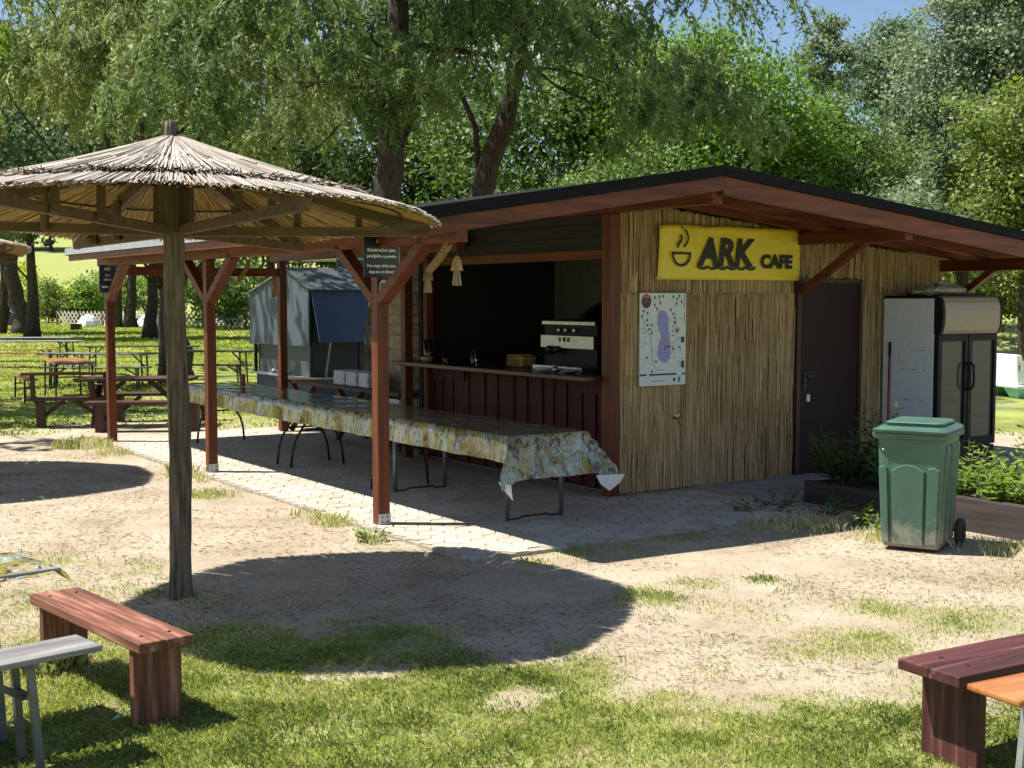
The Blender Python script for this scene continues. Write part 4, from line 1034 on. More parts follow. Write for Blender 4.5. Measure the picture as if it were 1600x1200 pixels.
# ------------------------------------------------------------------ benches and beer tables near the camera
def slab_bench(label, loc, rz, L_, W2, H2, th, mk, inset=.12, legt=.045):
    t = thing('bench', label, 'bench', loc, rz)
    MB().box(-L_ / 2, L_ / 2, -W2 / 2, -.002, H2 - th, H2).build('seat_plank', M[mk + '_x'], t, bevel=.007)
    MB().box(-L_ / 2, L_ / 2, .0, W2 / 2, H2 - th, H2 - .001).build('seat_plank', M[mk + '_x'], t, bevel=.007)
    for s in (-1, 1):
        x = s * (L_ / 2 - inset)
        MB().box(x - legt / 2, x + legt / 2, -W2 / 2 + .015, W2 / 2 - .015, -.02, H2 - th).build('leg', M[mk + '_z'], t, bevel=.005)
    return t
slab_bench('weathered red plank bench at the edge of the umbrella shade', (-2.0, 6.22, 0), math.atan2(-.75, .664), 1.30, .27, .40, .05, 'wornred')
slab_bench('dark maroon plank bench beside the orange beer bench', (2.31, 5.56, 0), R(30), 1.35, .33, .42, .05, 'maroon', .16, .05)
for bo_ in [o for o in bpy.data.objects if o.name.startswith('bench') and o.parent is None]:
    ln_ = 1.30 if bo_.location.x < 0 else 1.35
    ht_ = .40 if bo_.location.x < 0 else .42
    for sx_ in (-1, 1):
        for sy_ in (-.07, .07):
            MB().lathe([(.010, -.004), (.010, .002), (.005, .004)], 10).build('bolt', M['blackmetal'], bo_, loc=(sx_ * (ln_ / 2 - (.12 if ln_ < 1.32 else .16)), sy_, ht_))
def beer_bench(label, loc, rz, L_, W2, H2, mk, leg=None, cat='bench', name='beer_bench', group=None):
    t = thing(name, label, cat, loc, rz, group); lm = M[leg or 'legmetal']
    MB().box(-L_ / 2, L_ / 2, -W2 / 2, W2 / 2, H2 - .028, H2).build('tabletop' if cat == 'table' else 'seat', M[mk + '_x'], t, bevel=.009)
    for s in (-1, 1):
        x = s * (L_ / 2 - .30)
        MB().box(x - .03, x + .03, -W2 / 2 + .015, W2 / 2 - .015, H2 - .05, H2 - .029).build('batten', M[mk + '_y'], t)
        for q in (-1, 1):
            MB().bar((x, q * (W2 / 2 - .045), H2 - .03), (x + s * .03, q * (W2 / 2 - .03), -.01), .032, .032).build('leg', lm, t, bevel=.003)
        MB().bar((x + s * .012, -W2 / 2 + .05, H2 * .62), (x + s * .012, W2 / 2 - .05, H2 * .62), .02, .025).build('crossbar', lm, t)
        MB().bar((x + s * .012, 0, H2 * .60), (x - s * .26, 0, H2 - .03), .018, .03).build('diagonal_brace', lm, t)
    return t
d1 = Vector((.72, .69, 0)).normalized(); rz1 = math.atan2(d1.y, d1.x); n1 = Vector((-d1.y, d1.x, 0))
e1 = Vector((-1.735, 5.345, 0))
c_ = e1 - d1 * 1.1 + n1 * .125
beer_bench('grey weathered beer bench on metal legs next to the red plank bench', c_, rz1, 2.2, .25, .48, 'grey')
c_ = e1 - d1 * 1.08 + n1 * (.41 + .27)
tb = beer_bench('beer table on grey metal legs beside the grey weathered bench', c_, rz1, 2.2, .5, .745, 'grey', cat='table', name='beer_table')
tcl2 = thing('tablecloth', 'faded printed oilcloth on the beer table beside the grey bench', 'tablecloth', c_, rz1)
vs = []
for j in range(9):
    for i in range(30):
        x = -1.1 + i * 2.24 / 29; y = -.27 + j * .54 / 8; ez = max(0, abs(y) - .25) * 1.6 + max(0, x - 1.10) * 1.3
        vs.append((x, y, .754 - ez + .004 * math.sin(x * 14 + y * 9) + .004 * math.sin(x * 5 - y * 13)))
MB().add(vs, [(j * 30 + i, j * 30 + i + 1, (j + 1) * 30 + i + 1, (j + 1) * 30 + i) for j in range(8) for i in range(29)]).build('printed_sheet', CLOTH, tcl2, smooth=True)
d2 = Vector((.88, .475, 0)).normalized(); rz2 = math.atan2(d2.y, d2.x); n2 = Vector((-d2.y, d2.x, 0))
c_ = Vector((1.738, 4.80, 0)) + d2 * 1.1 - n2 * .12
beer_bench('orange varnished beer bench with light grey metal legs beside the maroon bench', c_, rz2, 2.2, .25, .48, 'pine', 'galv')

# ------------------------------------------------------------------ trees
def leaf_mesh(name, C, D, Nn, l, w, tone, mat, parent):
    """diamond leaves: centres C, long axes D, normals Nn"""
    D = D / (np.linalg.norm(D, axis=1, keepdims=True) + 1e-9)
    S_ = np.cross(D, Nn); S_ /= np.linalg.norm(S_, axis=1, keepdims=True) + 1e-9
    l = np.reshape(l, (-1, 1)) * .5; w = np.reshape(w, (-1, 1)) * .5
    n = len(C); V = np.zeros((n, 4, 3))
    V[:, 0] = C - D * l; V[:, 1] = C + S_ * w - D * l * .15; V[:, 2] = C + D * l; V[:, 3] = C - S_ * w - D * l * .15
    Fq = np.arange(n * 4).reshape(-1, 4)
    o = np_mesh(name, V.reshape(-1, 3), Fq, mat, parent, np.repeat(tone, 4))
    return o
def fol(name, a, b, c, tr=.35):
    return mat_attr(name, [(0, a), (.5, b), (1, c)], .55, tr, .3)
FOL = {
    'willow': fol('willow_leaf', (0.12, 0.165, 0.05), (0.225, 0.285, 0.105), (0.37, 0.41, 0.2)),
    'willow_shaded': fol('willow_shaded_leaf', (0.055, 0.1, 0.03), (0.12, 0.185, 0.06), (0.23, 0.3, 0.115)),  # darker copy of the willow leaf, shade of the middle crowns in its colour
    'bright': fol('bright_leaf', (0.06, 0.13, 0.018), (0.13, 0.235, 0.036), (0.23, 0.35, 0.07)),
    'mid': fol('mid_leaf', (0.045, 0.09, 0.02), (0.1, 0.17, 0.04), (0.2, 0.27, 0.08)),
    'silver': fol('silver_leaf', (0.1, 0.145, 0.07), (0.19, 0.245, 0.13), (0.3, 0.35, 0.21)),
    'olive': fol('olive_leaf', (0.075, 0.12, 0.022), (0.16, 0.22, 0.045), (0.28, 0.33, 0.1)),
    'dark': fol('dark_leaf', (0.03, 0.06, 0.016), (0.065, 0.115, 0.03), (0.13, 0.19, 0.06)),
    'blue': fol('blue_leaf', (0.07, 0.12, 0.055), (0.14, 0.205, 0.1), (0.24, 0.31, 0.17)),
    'lime': fol('lime_leaf', (0.2, 0.28, 0.03), (0.34, 0.42, 0.05), (0.46, 0.5, 0.1)),
}
def trunk_mesh(mb, pts, r0, r1, n=9, rg=None):
    k = len(pts); rad = [r0 + (r1 - r0) * (i / (k - 1)) ** .8 for i in range(k)]
    rad[0] *= 1.35
    mb.tube(pts, rad, n)
def wander(p, q, k, amp, rg):
    p, q = Vector(p), Vector(q)
    out = [p]
    for i in range(1, k):
        t = i / k; out.append(p.lerp(q, t) + Vector((rg.uniform(-amp, amp), rg.uniform(-amp, amp), rg.uniform(-amp, amp) * .5)))
    return out + [q]
def tree(name, label, x, y, crowns, kind, leaf, nleaf, seed, r=.25, style='broad', trunk=None, group=None, top=None, nbr=4, clumpy=.2):
    """crowns: list of (cx, cy, cz, rx, ry, rz) in metres; style broad or willow"""
    rg = np.random.default_rng(seed); rnd = random.Random(seed)
    z0 = float(H(x, y)) - .1
    t = thing(name, label, 'tree', (x, y, z0), 0, group)
    cc = np.array([(a - x, b - y, c - z0, d, e, f) for a, b, c, d, e, f in crowns], float)
    vol = cc[:, 3] * cc[:, 4] * cc[:, 5]; share = vol ** .67 / (vol ** .67).sum()
    mb = MB()
    main = [Vector(p) for p in trunk] if trunk else [Vector((0, 0, 0)), Vector((rnd.uniform(-.2, .2), 0, cc[0, 2] * .4)), Vector((cc[0, 0], cc[0, 1], cc[0, 2] + cc[0, 5] * .4))]
    fine = []
    for p, q in zip(main[:-1], main[1:]): fine += wander(p, q, 4, r * .22, rnd)[:-1]
    fine.append(main[-1]); trunk_mesh(mb, fine, r, r * .25, 10)
    tips = []
    for ci in range(len(cc)):
        for k in range(max(2, int(nbr * share[ci] * len(cc) ** .5))):
            s = fine[min(len(fine) - 2, rnd.randrange(len(fine) // 3, len(fine) - 1))]
            d = Vector((rnd.gauss(0, 1), rnd.gauss(0, 1), rnd.gauss(.2, .6))).normalized()
            e = Vector((cc[ci, 0] + d.x * cc[ci, 3] * .85, cc[ci, 1] + d.y * cc[ci, 4] * .85, cc[ci, 2] + d.z * cc[ci, 5] * .8))
            br = wander(s, e, 5, .12 * cc[ci, 3] * .5, rnd); rr = r * rnd.uniform(.10, .24)
            mb.tube(br, [rr * (1 - .8 * i / (len(br) - 1)) for i in range(len(br))], 6); tips.append(br)
            for b2 in range(2):
                s2 = br[rnd.randrange(2, 5)]; e2 = s2 + Vector((rnd.gauss(0, 1), rnd.gauss(0, 1), rnd.gauss(.1, .7))).normalized() * cc[ci, 3] * .4
                mb.tube(wander(s2, e2, 3, .08, rnd), [rr * .4, rr * .3, rr * .2, rr * .1], 5)
    mb.build('trunk', M['bark'], t, smooth=True)
    Cs, Ds, Ns, Ts, Ls = [], [], [], [], []
    for ci, (cx, cy, cz, rx, ry, rz) in enumerate(cc):
        n = int(nleaf * share[ci])
        if style == 'broad':
            per = 95; nc = max(6, n // per)
            d = rg.normal(size=(nc, 3)); d /= np.linalg.norm(d, axis=1, keepdims=True)
            lump = .82 + .30 * np.sin(d[:, 0] * 4 + seed) * np.sin(d[:, 2] * 5 + seed * 2) + .12 * rg.normal(size=nc)
            f = (rg.uniform(.30, 1.0, nc) ** .45) * lump
            cen = np.stack([cx + d[:, 0] * rx * f, cy + d[:, 1] * ry * f, cz + d[:, 2] * rz * f], 1)
            sg = clumpy * min(rx, rz) * rg.uniform(.5, 1.3, nc)
            ct = rg.normal(0, .16, nc)
            id_ = np.repeat(np.arange(nc), per)
            off = rg.normal(size=(nc * per, 3)) * np.array([1, 1, .62])
            C_ = cen[id_] + off * sg[id_, None]
            Nn = off * .5 + d[id_] * .45 + np.array([0, 0, .55]) + rg.normal(0, .55, (nc * per, 3))
            D_ = rg.normal(size=(nc * per, 3)) + d[id_] * .5 + np.array([0, 0, -.35])
            tn = np.clip(.5 + ct[id_] + rg.normal(0, .17, nc * per), 0, 1)
            ll = leaf * rg.uniform(.6, 1.3, nc * per)
        else:
            per = 44; nc = max(6, n // per)
            # hanging shoots grouped on boughs
            nb = max(8, nc // 16); bd = rg.normal(size=(nb, 3)); bd /= np.linalg.norm(bd, axis=1, keepdims=True); bd[:, 2] = np.abs(bd[:, 2]) * 1.0 - .25
            bf = rg.uniform(.35, 1.0, nb) ** .5
            bc = np.stack([cx + bd[:, 0] * rx * bf, cy + bd[:, 1] * ry * bf, cz + bd[:, 2] * rz * bf], 1)
            bi = rg.integers(0, nb, nc)
            st = bc[bi] + rg.normal(0, 1, (nc, 3)) * np.array([.09 * rx + .12, .09 * ry + .12, .16])
            ln = rg.uniform(.35, 1.25, nc) * min(1.0, rz / 2.5)
            lean = rg.normal(0, .42, (nc, 3)); lean[:, 2] = -1; lean[:, 0] += .12; out = bd[bi].copy(); out[:, 2] = 0; lean += out * .28
            id_ = np.repeat(np.arange(nc), per); u = np.tile(np.arange(per) / per, nc) + rg.random(nc * per) * .02
            arch = (u * (1 - u))[:, None] * out[id_] * .8
            C_ = st[id_] + lean[id_] * (u * ln[id_])[:, None] + arch + rg.normal(0, .035, (nc * per, 3))
            D_ = lean[id_] * .8 + rg.normal(0, .62, (nc * per, 3))
            Nn = rg.normal(0, 1, (nc * per, 3)) + np.array([0, 0, .5])
            tn = np.clip(.5 + rg.normal(0, .16, nb)[bi][id_] + rg.normal(0, .17, nc * per), 0, 1)
            ll = leaf * rg.uniform(.65, 1.3, nc * per)
        Cs.append(C_); Ds.append(D_); Ns.append(Nn); Ts.append(tn); Ls.append(ll)
    C_ = np.concatenate(Cs); L_ = np.concatenate(Ls)
    keep = C_[:, 2] > .15
    leaf_mesh('crown', C_[keep], np.concatenate(Ds)[keep], np.concatenate(Ns)[keep], L_[keep], L_[keep] * (.58 if style == 'broad' else .24), np.concatenate(Ts)[keep], FOL[kind], t)
    return t
# willows over the cafe
tree('willow_tree', 'big dark willow with thick upright trunk right behind the cafe roof', -2.4, 24, [(-2.6, 24, 8.0, 4.3, 3.2, 3.6), (-4.2, 22.5, 5.9, 2.6, 2.2, 1.8), (0.2, 23.5, 6.2, 2.4, 2.2, 1.9), (-1.6, 24.5, 10.6, 4, 3, 2.4)], 'willow_shaded', .17, 84000, 1, .40, 'willow',
     [(0, 0, 0), (.05, 0, 3), (.15, .2, 6), (.4, .3, 9.5), (.3, .2, 12)])
tree('willow_tree', 'willow with leaning trunk rising behind the veranda roof', -1.6, 27, [(2.1, 27, 8.4, 3.2, 2.6, 3.0), (3.3, 26, 5.6, 2.0, 2.0, 1.7), (.6, 27.5, 10.5, 3.4, 2.6, 2.0)], 'willow_shaded', .17, 44000, 2, .36, 'willow',
     [(0, 0, 0), (.7, 0, 3.4), (1.6, 0, 6.5), (2.2, 0, 9.5), (2.5, 0, 11.5)])
tree('willow_tree', 'pale sunlit willow with long drooping boughs above the thatched umbrella', -8.0, 30, [(-8.8, 29.5, 7.7, 4.3, 3.0, 2.7), (-7.4, 26.3, 6.6, 2.0, 1.8, 1.3), (-5.4, 28.5, 6.6, 2.6, 2.2, 2.0), (-11.5, 29, 6.4, 2.4, 2.2, 2.0), (-7, 30.5, 9.6, 5, 3, 2.2)], 'willow', .18, 84000, 3, .30, 'willow')
tree('willow_tree', 'dark thick willow trunk seen right behind the umbrella pole', -8.75, 34.5, [(-9.5, 35, 8.6, 4.2, 3.2, 3.2), (-6.0, 36, 6.6, 2.6, 2.4, 2.0)], 'willow', .19, 26000, 4, .45, 'willow',
     [(0, 0, 0), (-.35, 0, 1.6), (-.2, 0, 4), (-.4, 0, 8)])
tree('willow_tree', 'willow mostly out of view that shades the lawn, fresher leaves at the upper edge', -13.4, 24, [(-10.6, 22.5, 6.3, 1.5, 1.3, .9), (-12.4, 23, 7.4, 2.4, 2.2, 1.6), (-14.5, 22, 7.2, 3.6, 3.2, 2.2), (-14, 18, 7.0, 2.8, 2.8, 1.8), (-11.5, 18.4, 7.0, 3.0, 2.0, 1.3)], 'bright', .20, 60000, 5, .35, 'willow')  # outer crowns stand out of view, added to throw shade on the lawn
# hillside and lakeside trees
BR = [
 ('fresh green maple-like tree rising over the ridge of the cafe roof', 7.3, 44, [(7.0, 43.5, 8.2, 3.6, 3.2, 3.6), (5.0, 43, 5.6, 2.4, 2.4, 2.2), (9.2, 43.5, 6.4, 2.2, 2.4, 2.4)], 'bright', .21, 30000, .3),
 ('low mid-green tree just above the cafe roof, under the fresh green one', 4.0, 40, [(4.0, 40, 4.4, 3.0, 2.4, 2.4), (1.2, 41, 4.0, 2.4, 2.2, 2.0)], 'mid', .19, 22000, .2),
 ('tall narrow silvery poplar standing against the blue sky gap', 15.1, 62, [(15.1, 62, 9.0, 1.7, 1.7, 3.2), (15.0, 62, 13.2, 1.4, 1.4, 3.2)], 'silver', .24, 13000, .2),
 ('dark tall tree to the right of the narrow poplar', 19.2, 66, [(19.2, 66, 13.4, 2.7, 2.4, 3.0), (18.4, 66, 8.5, 2.4, 2.4, 2.6)], 'blue', .26, 15000, .25),
 ('huge silver-leaved poplar filling the upper corner over the fridge', 17.6, 50, [(17.4, 49.5, 9.2, 3.2, 2.8, 3.6), (18.6, 49, 12.5, 3.0, 2.6, 2.6), (15.4, 49, 6.6, 1.9, 2.0, 2.2)], 'silver', .22, 36000, .38),
 ('yellowish green tree at the picture edge above the roof eave', 17.2, 43, [(17.0, 43, 6.6, 2.4, 2.2, 2.6), (18.2, 42.5, 4.2, 2.2, 2.0, 2.0)], 'olive', .20, 22000, .2),
 ('dense mid-green tree between the fresh green tree and the silver poplar', 11.6, 46, [(11.6, 46, 6.4, 2.9, 2.6, 2.8), (12.8, 45.5, 4.0, 2.0, 2.0, 1.8), (9.6, 45.5, 4.4, 2.2, 2.2, 2.0)], 'mid', .20, 30000, .25),
 ('rounded grey-green willow bush just above the right half of the roof', 12.2, 40, [(12.2, 40, 3.9, 1.9, 1.7, 1.8), (10.2, 40, 3.6, 1.5, 1.5, 1.4)], 'silver', .17, 17000, .15),
 ('bushy green tree over the far pond bank behind the fridge', 20.2, 54, [(20.2, 54, 3.2, 3.2, 2.4, 2.8), (23.5, 54, 3.4, 2.6, 2.2, 2.8)], 'olive', .24, 16000, .22),
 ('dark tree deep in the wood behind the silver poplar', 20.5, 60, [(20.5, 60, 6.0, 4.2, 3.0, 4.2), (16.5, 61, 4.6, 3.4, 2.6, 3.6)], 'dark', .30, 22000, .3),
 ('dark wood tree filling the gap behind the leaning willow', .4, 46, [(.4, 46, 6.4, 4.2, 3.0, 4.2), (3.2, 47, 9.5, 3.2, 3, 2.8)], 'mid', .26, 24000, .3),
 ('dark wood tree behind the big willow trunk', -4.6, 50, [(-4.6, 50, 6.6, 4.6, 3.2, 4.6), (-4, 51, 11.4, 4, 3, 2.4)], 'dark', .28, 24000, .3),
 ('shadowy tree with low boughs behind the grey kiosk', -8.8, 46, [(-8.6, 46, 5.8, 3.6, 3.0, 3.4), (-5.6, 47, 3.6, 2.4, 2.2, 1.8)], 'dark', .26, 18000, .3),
 ('hazy bluish tree at the picture edge beyond the second umbrella', -22.5, 60, [(-22.5, 60, 9.0, 4.2, 3.4, 4.2), (-25, 60, 6.4, 3, 2.6, 2.4)], 'blue', .28, 20000, .35),
 ('tall pale tree behind the drooping willow boughs', -17.5, 62, [(-17.5, 62, 9.2, 4.2, 3.2, 4.4), (-13, 63, 7.4, 4, 3.2, 3.6)], 'willow', .28, 24000, .35),
 ('wood tree closing the view behind the middle of the roof', 8.5, 60, [(8.5, 60, 8.0, 4.8, 3.4, 4.6), (12.4, 61, 6.4, 3.6, 3, 3.4)], 'mid', .30, 20000, .3),
]
for i, (lb, x, y, cr2, kd, lf, nl, rr) in enumerate(BR):
    tree('broadleaf_tree', lb, x, y, cr2, kd, lf * .82, int(nl * 1.4), 40 + i, rr, group='trees around the pond', clumpy=.17)
# far trunks on the lawn
tree('broadleaf_tree', 'tree with two dark diverging trunks under the edge of the second umbrella', -26.6, 70, [(-27, 70, 9.4, 4.2, 3.6, 3.8)], 'mid', .30, 11000, 71, .62, trunk=[(0, 0, 0), (-.5, 0, 2.5), (-.9, 0, 6), (-.5, 0, 9)], nbr=10)
t_ = [o for o in bpy.data.objects if o.name.startswith('broadleaf_tree') and o.parent is None and o.location.x < -26][0]
MB().tube([(-1.6, .1, 0), (-1.25, .1, 1.2), (-.95, 0, 3.2), (-1.4, .1, 6.5)], [.5, .36, .3, .18], 9).build('side_trunk', M['bark'], t_, smooth=True)
tree('broadleaf_tree', 'slim twin-stemmed tree before the white tents', -25.0, 84, [(-24.5, 84, 11.0, 5.0, 4.0, 4.4)], 'willow', .34, 11000, 72, .42, trunk=[(0, 0, 0), (.1, 0, 3), (.2, 0, 6), (.3, 0, 10)])
t_ = [o for o in bpy.data.objects if o.name.startswith('broadleaf_tree') and o.parent is None and abs(o.location.x + 25.0) < .01][0]
MB().tube([(-1.0, .1, 0), (-.95, .1, 3), (-1.2, .1, 7)], [.45, .36, .2], 9).build('side_trunk', M['bark'], t_, smooth=True)
for i, (px, dep, z, r_, kd, lb) in enumerate([
    (78, 99, 1.5, 1.9, 'olive', 'dark leafy bush beside the two diverging trunks'), (112, 101, 1.3, 1.7, 'lime', 'bright lime bush behind the lattice fence'),
    (145, 100, 1.7, 2.0, 'bright', 'green bush behind the first white tent'), (178, 103, 1.9, 2.2, 'olive', 'tall bush behind the farthest red post'),
    (235, 103, 2.0, 2.3, 'bright', 'green bush behind the rounded white tent'), (352, 84, 1.5, 1.9, 'bright', 'green bush by the lattice fence near the kiosk'),
    (385, 80, 2.4, 2.2, 'mid', 'mid-green bush right next to the kiosk side'), (330, 78, 3.0, 2.0, 'mid', 'dark bush beside the middle red post'), (30, 106, 2.0, 2.4, 'lime', 'light green bush behind the blue car')]):
    X_ = (px - 800) / 2000 * dep; zz_ = float(H(X_, dep))
    tree('bush', lb, X_, dep, [(X_, dep, z + zz_, r_ * 1.15, r_, r_)], kd, .26, 3600, 90 + i, .08, group='bushes along the lawn'); 
HL = ['dark crest tree just right of the second umbrella, beyond the meadow', 'round crest tree over the middle of the meadow gap', 'bluish crest tree left of the narrow navy notice board', 'crest tree rising behind the farthest red post', 'crest tree beyond the meadow, behind the umbrella pole', 'crest tree hidden behind the edge of the second umbrella']
for i, (X_, Y_, r_) in enumerate([(-69.4, 186, 7), (-65.2, 182, 6.5), (-61, 187, 7), (-56.9, 184, 7.5), (-50.9, 186, 8), (-72.4, 184, 7.5)]):
    zz_ = float(H(X_, Y_))
    tree('hill_tree', HL[i], X_, Y_, [(X_, Y_, zz_ + 6, r_ * .62, r_ * .6, 6.2)], ['mid', 'blue', 'dark'][i % 3], .6, 3800, 120 + i, .3, group='trees on the crest of the meadow')

# ------------------------------------------------------------------ picnic set, beer tables on the lawn
pt = thing('picnic_table', 'dark brown picnic table on crossed legs beside the farthest red post', 'table', (-5.75, 19.6, -.02), R(6))
for k in range(4): MB().box(-.88, .88, -.36 + k * .18, -.19 + k * .18, .71, .755).build('top_plank', M['dark_x'], pt, bevel=.006)
for x_ in (-.62, .62):
    for s in (-1, 1): MB().bar((x_ + s * .02, -s * .30, 0), (x_ + s * .02, s * .26, .71), .06, .09, up=(1, 0, 0)).build('leg', M['dark_z'], pt, bevel=.004)
    MB().bar((x_ * .93, 0, .36), (x_ * .30, 0, .70), .06, .07).build('diagonal_brace', M['dark_x'], pt)
def picnic_bench(label, loc, rz, L_, back=False):
    t = thing('bench', label, 'bench', loc, rz, 'benches of the picnic table')
    MB().box(-L_ / 2, L_ / 2, -.16, -.003, .41, .455).build('seat_plank', M['dark_x'], t, bevel=.006); MB().box(-L_ / 2, L_ / 2, .003, .16, .41, .455).build('seat_plank', M['dark_x'], t, bevel=.006)
    for s in (-1, 1):
        x = s * (L_ / 2 - .2)
        MB().box(x - .06, x + .06, -.14, .14, 0, .409).build('leg', M['dark_z'], t, bevel=.005)
        MB().bar((x - s * .05, 0, .18), (x - s * .34, 0, .40), .05, .06).build('diagonal_brace', M['dark_x'], t)
    if back:
        for s in (-1, 1): MB().prism([(-.16, .455), (-.02, .455), (-.10, .80), (-.20, .80)], 'yz', s * (L_ / 2 - .1) - .03, s * (L_ / 2 - .1) + .03).build('back_support', M['dark_z'], t, bevel=.004)
        MB().box(-L_ / 2 - .06, L_ / 2, -.235, -.10, .802, .842).build('back_rail', M['red_x'], t, bevel=.005)
    return t
picnic_bench('low brown bench on the near side of the picnic table', (-5.35, 18.75, -.02), R(6), 1.75)
picnic_bench('low brown bench on the far side of the picnic table', (-5.6, 20.45, -.02), R(6), 1.75)
picnic_bench('brown bench with a back rail at the end of the picnic table', (-6.75, 19.5, -.02), R(14), 1.25, True)
rb = math.atan2(-.89, .45)
for lb, loc, rz, l_, w_, h_, mk, cat in [
    ('pale yellow beer bench nearest the picnic table on the lawn', (-9.35, 24.5, -.03), rb, 2.2, .25, .48, 'pine', 'bench'),
    ('pale beer bench on the far side of the yellow beer table', (-11.0, 26.3, -.03), rb, 2.2, .25, .48, 'pine', 'bench'),
    ('bare yellow wooden beer table on the lawn behind the picnic table', (-8.75, 25.2, -.03), rb, 2.2, .75, .75, 'pine', 'table'),
    ('grey beer table in front of the thick willow trunk', (-9.3, 28.8, -.04), R(2), 2.6, .6, .75, 'grey', 'table'),
    ('grey beer bench in front of the grey beer table', (-9.1, 27.9, -.04), R(2), 2.4, .26, .48, 'grey', 'bench'),
    ('grey beer table close to the thick willow trunk by the pond', (-7.1, 30.0, -.04), R(-4), 2.2, .6, .75, 'grey', 'table'),
    ('brown beer bench beside the table near the pond', (-7.0, 29.0, -.04), R(-4), 2.2, .26, .48, 'dark', 'bench'),
    ('long white-topped beer table farthest out on the lawn', (-15.3, 39.5, -.04), R(3), 3.4, .7, .77, 'grey', 'table'),
    ('white-topped beer table in the row before the farthest one', (-13.9, 36.4, -.04), R(3), 3.2, .7, .77, 'grey', 'table'),
    ('orange beer bench in front of the white-topped tables', (-13.2, 35.3, -.04), R(3), 3.2, .26, .48, 'pine', 'bench'),
    ('orange beer bench between the two rows of white-topped tables', (-14.6, 37.6, -.04), R(3), 2.6, .26, .48, 'pine', 'bench'),
    ('dark beer table standing behind the grey beer table', (-9.6, 33.0, -.04), R(1), 3.0, .6, .75, 'dark', 'table')]:
    beer_bench(lb, loc, rz, l_, w_, h_, mk, 'blackmetal', cat, 'beer_' + cat, 'beer tables and benches on the lawn')

# trestle table with packs under the veranda
tt = thing('trestle_table', 'dark trestle table with crossed legs under the far veranda roof', 'table', L(2.81, 6.15, .02), YAW)
for k in range(3): MB().box(-.25 + k * .167, -.25 + k * .167 + .16, -1.85, 1.9, .70, .745).build('top_plank', M['dark_y'], tt, bevel=.005)
for y_ in (-1.45, -.1, 1.4):
    for s in (-1, 1): MB().bar((-s * .22, y_ + s * .03, 0), (s * .22, y_ + s * .03, .70), .07, .05, up=(0, 1, 0)).build('leg', M['red_z'], tt, bevel=.004)
    MB().bar((0, y_ + .05, .32), (0, y_ + .5, .69), .05, .06).build('diagonal_brace', M['dark_y'], tt)
PACK = mat_noise('printed_wrap', (.42, .42, .45), (.62, .62, .64), 9, .35, 4, c3=(.06, .06, .10), bmp=.1, lo=.3, hi=.52)
for k, lb in enumerate(('shrink-wrapped pack at the near end of the trestle table', 'middle one of three shrink-wrapped packs on the trestle table', 'shrink-wrapped pack farthest along the trestle table')):
    o = MB().box(-.14, .14, -.155, .155, 0, .20).build('wrapped_pack', PACK, bevel=.02, loc=L(2.75, 5.35 + k * .36, .767), rz=YAW + R(k * 3 - 3)); tag(o, lb, 'pack', 'wrapped packs on the trestle table')
# white chest behind the inner post
ch_ = thing('chest_freezer', 'small white chest freezer beside the stone pillar', 'freezer', L(2.62, 4.42, .02), YAW)
MB().box(-.02, .32, -.05, .45, .22, .62).build('body', M['white'], ch_, bevel=.01); MB().box(-.03, .33, -.06, .46, .622, .66).build('lid', M['white'], ch_, bevel=.008)
for x_ in (.0, .28):
    for y_ in (0, .4): MB().box(x_, x_ + .03, y_ - .03, y_, 0, .219).build('foot', M['black'], ch_)

# ------------------------------------------------------------------ grey kiosk with blue flap
kk = thing('food_kiosk', 'grey metal kiosk with gabled side and raised blue flap behind the veranda', 'kiosk', (-3.94, 25, -.03), YAW)
KG = plain('grey_painted_sheet', (.070, .088, .11), .6, .0, vary=.05); KB = plain('blue_tarp_flap', (.030, .060, .135), .5, vary=.08); KD = plain('dark_grey_sheet', (.055, .065, .065), .5)
MB().box(.05, 2.3, .05, 2.8, 0, .37).build('cabinet', KG, kk, bevel=.01)
MB().box(-.06, 2.36, -.08, 2.86, .375, .41).build('shelf', M['galv'], kk, bevel=.004)
for x_, y_ in ((.03, .03), (2.28, .03), (.03, 2.78), (2.28, 2.78), (1.1, .03)): MB().box(x_ - .03, x_ + .03, y_ - .03, y_ + .03, .41, 2.12).build('post', M['blackmetal'], kk)
MB().box(.07, 2.25, 1.35, 1.39, .41, 2.1).build('partition', KD, kk); MB().box(.08, .11, .08, 2.74, .41, 1.05).build('side_panel', KD, kk)
MB().prism([(-.04, 1.03), (2.9, 1.0), (2.9, 2.05), (.98, 2.53), (-.04, 2.16)], 'yz', -.05, -.02).build('gable_panel', KG, kk)
MB().prism([(-.04, 1.03), (2.9, 1.0), (2.9, 2.05), (.98, 2.53), (-.04, 2.16)], 'yz', 2.32, 2.35).build('gable_panel', KG, kk)
MB().add([(-.02, -.10, 2.14), (2.4, -.10, 2.14), (2.4, -.32, 1.13), (.06, -.32, 1.10), (-.02, -.07, 2.14), (2.4, -.07, 2.14), (2.4, -.29, 1.13), (.06, -.29, 1.10)],
         [(0, 1, 2, 3), (7, 6, 5, 4), (0, 4, 5, 1), (1, 5, 6, 2), (2, 6, 7, 3), (3, 7, 4, 0)]).build('blue_flap', KB, kk)
MB().bar((.3, -.30, 1.14), (.3, -.05, .42), .03, .03).build('flap_prop', M['galv'], kk)
MB().add([(-.1, -.2, 2.12), (2.45, -.2, 2.12), (2.45, .98, 2.57), (-.1, .98, 2.57)], [(0, 1, 2, 3)]).build('roof_sheet', KD, kk).modifiers.new('t', 'SOLIDIFY').thickness = .02
MB().add([(-.1, .985, 2.57), (2.45, .985, 2.57), (2.45, 3.0, 2.06), (-.1, 3.0, 2.06)], [(0, 1, 2, 3)]).build('roof_sheet', M['galv'], kk).modifiers.new('t', 'SOLIDIFY').thickness = .02
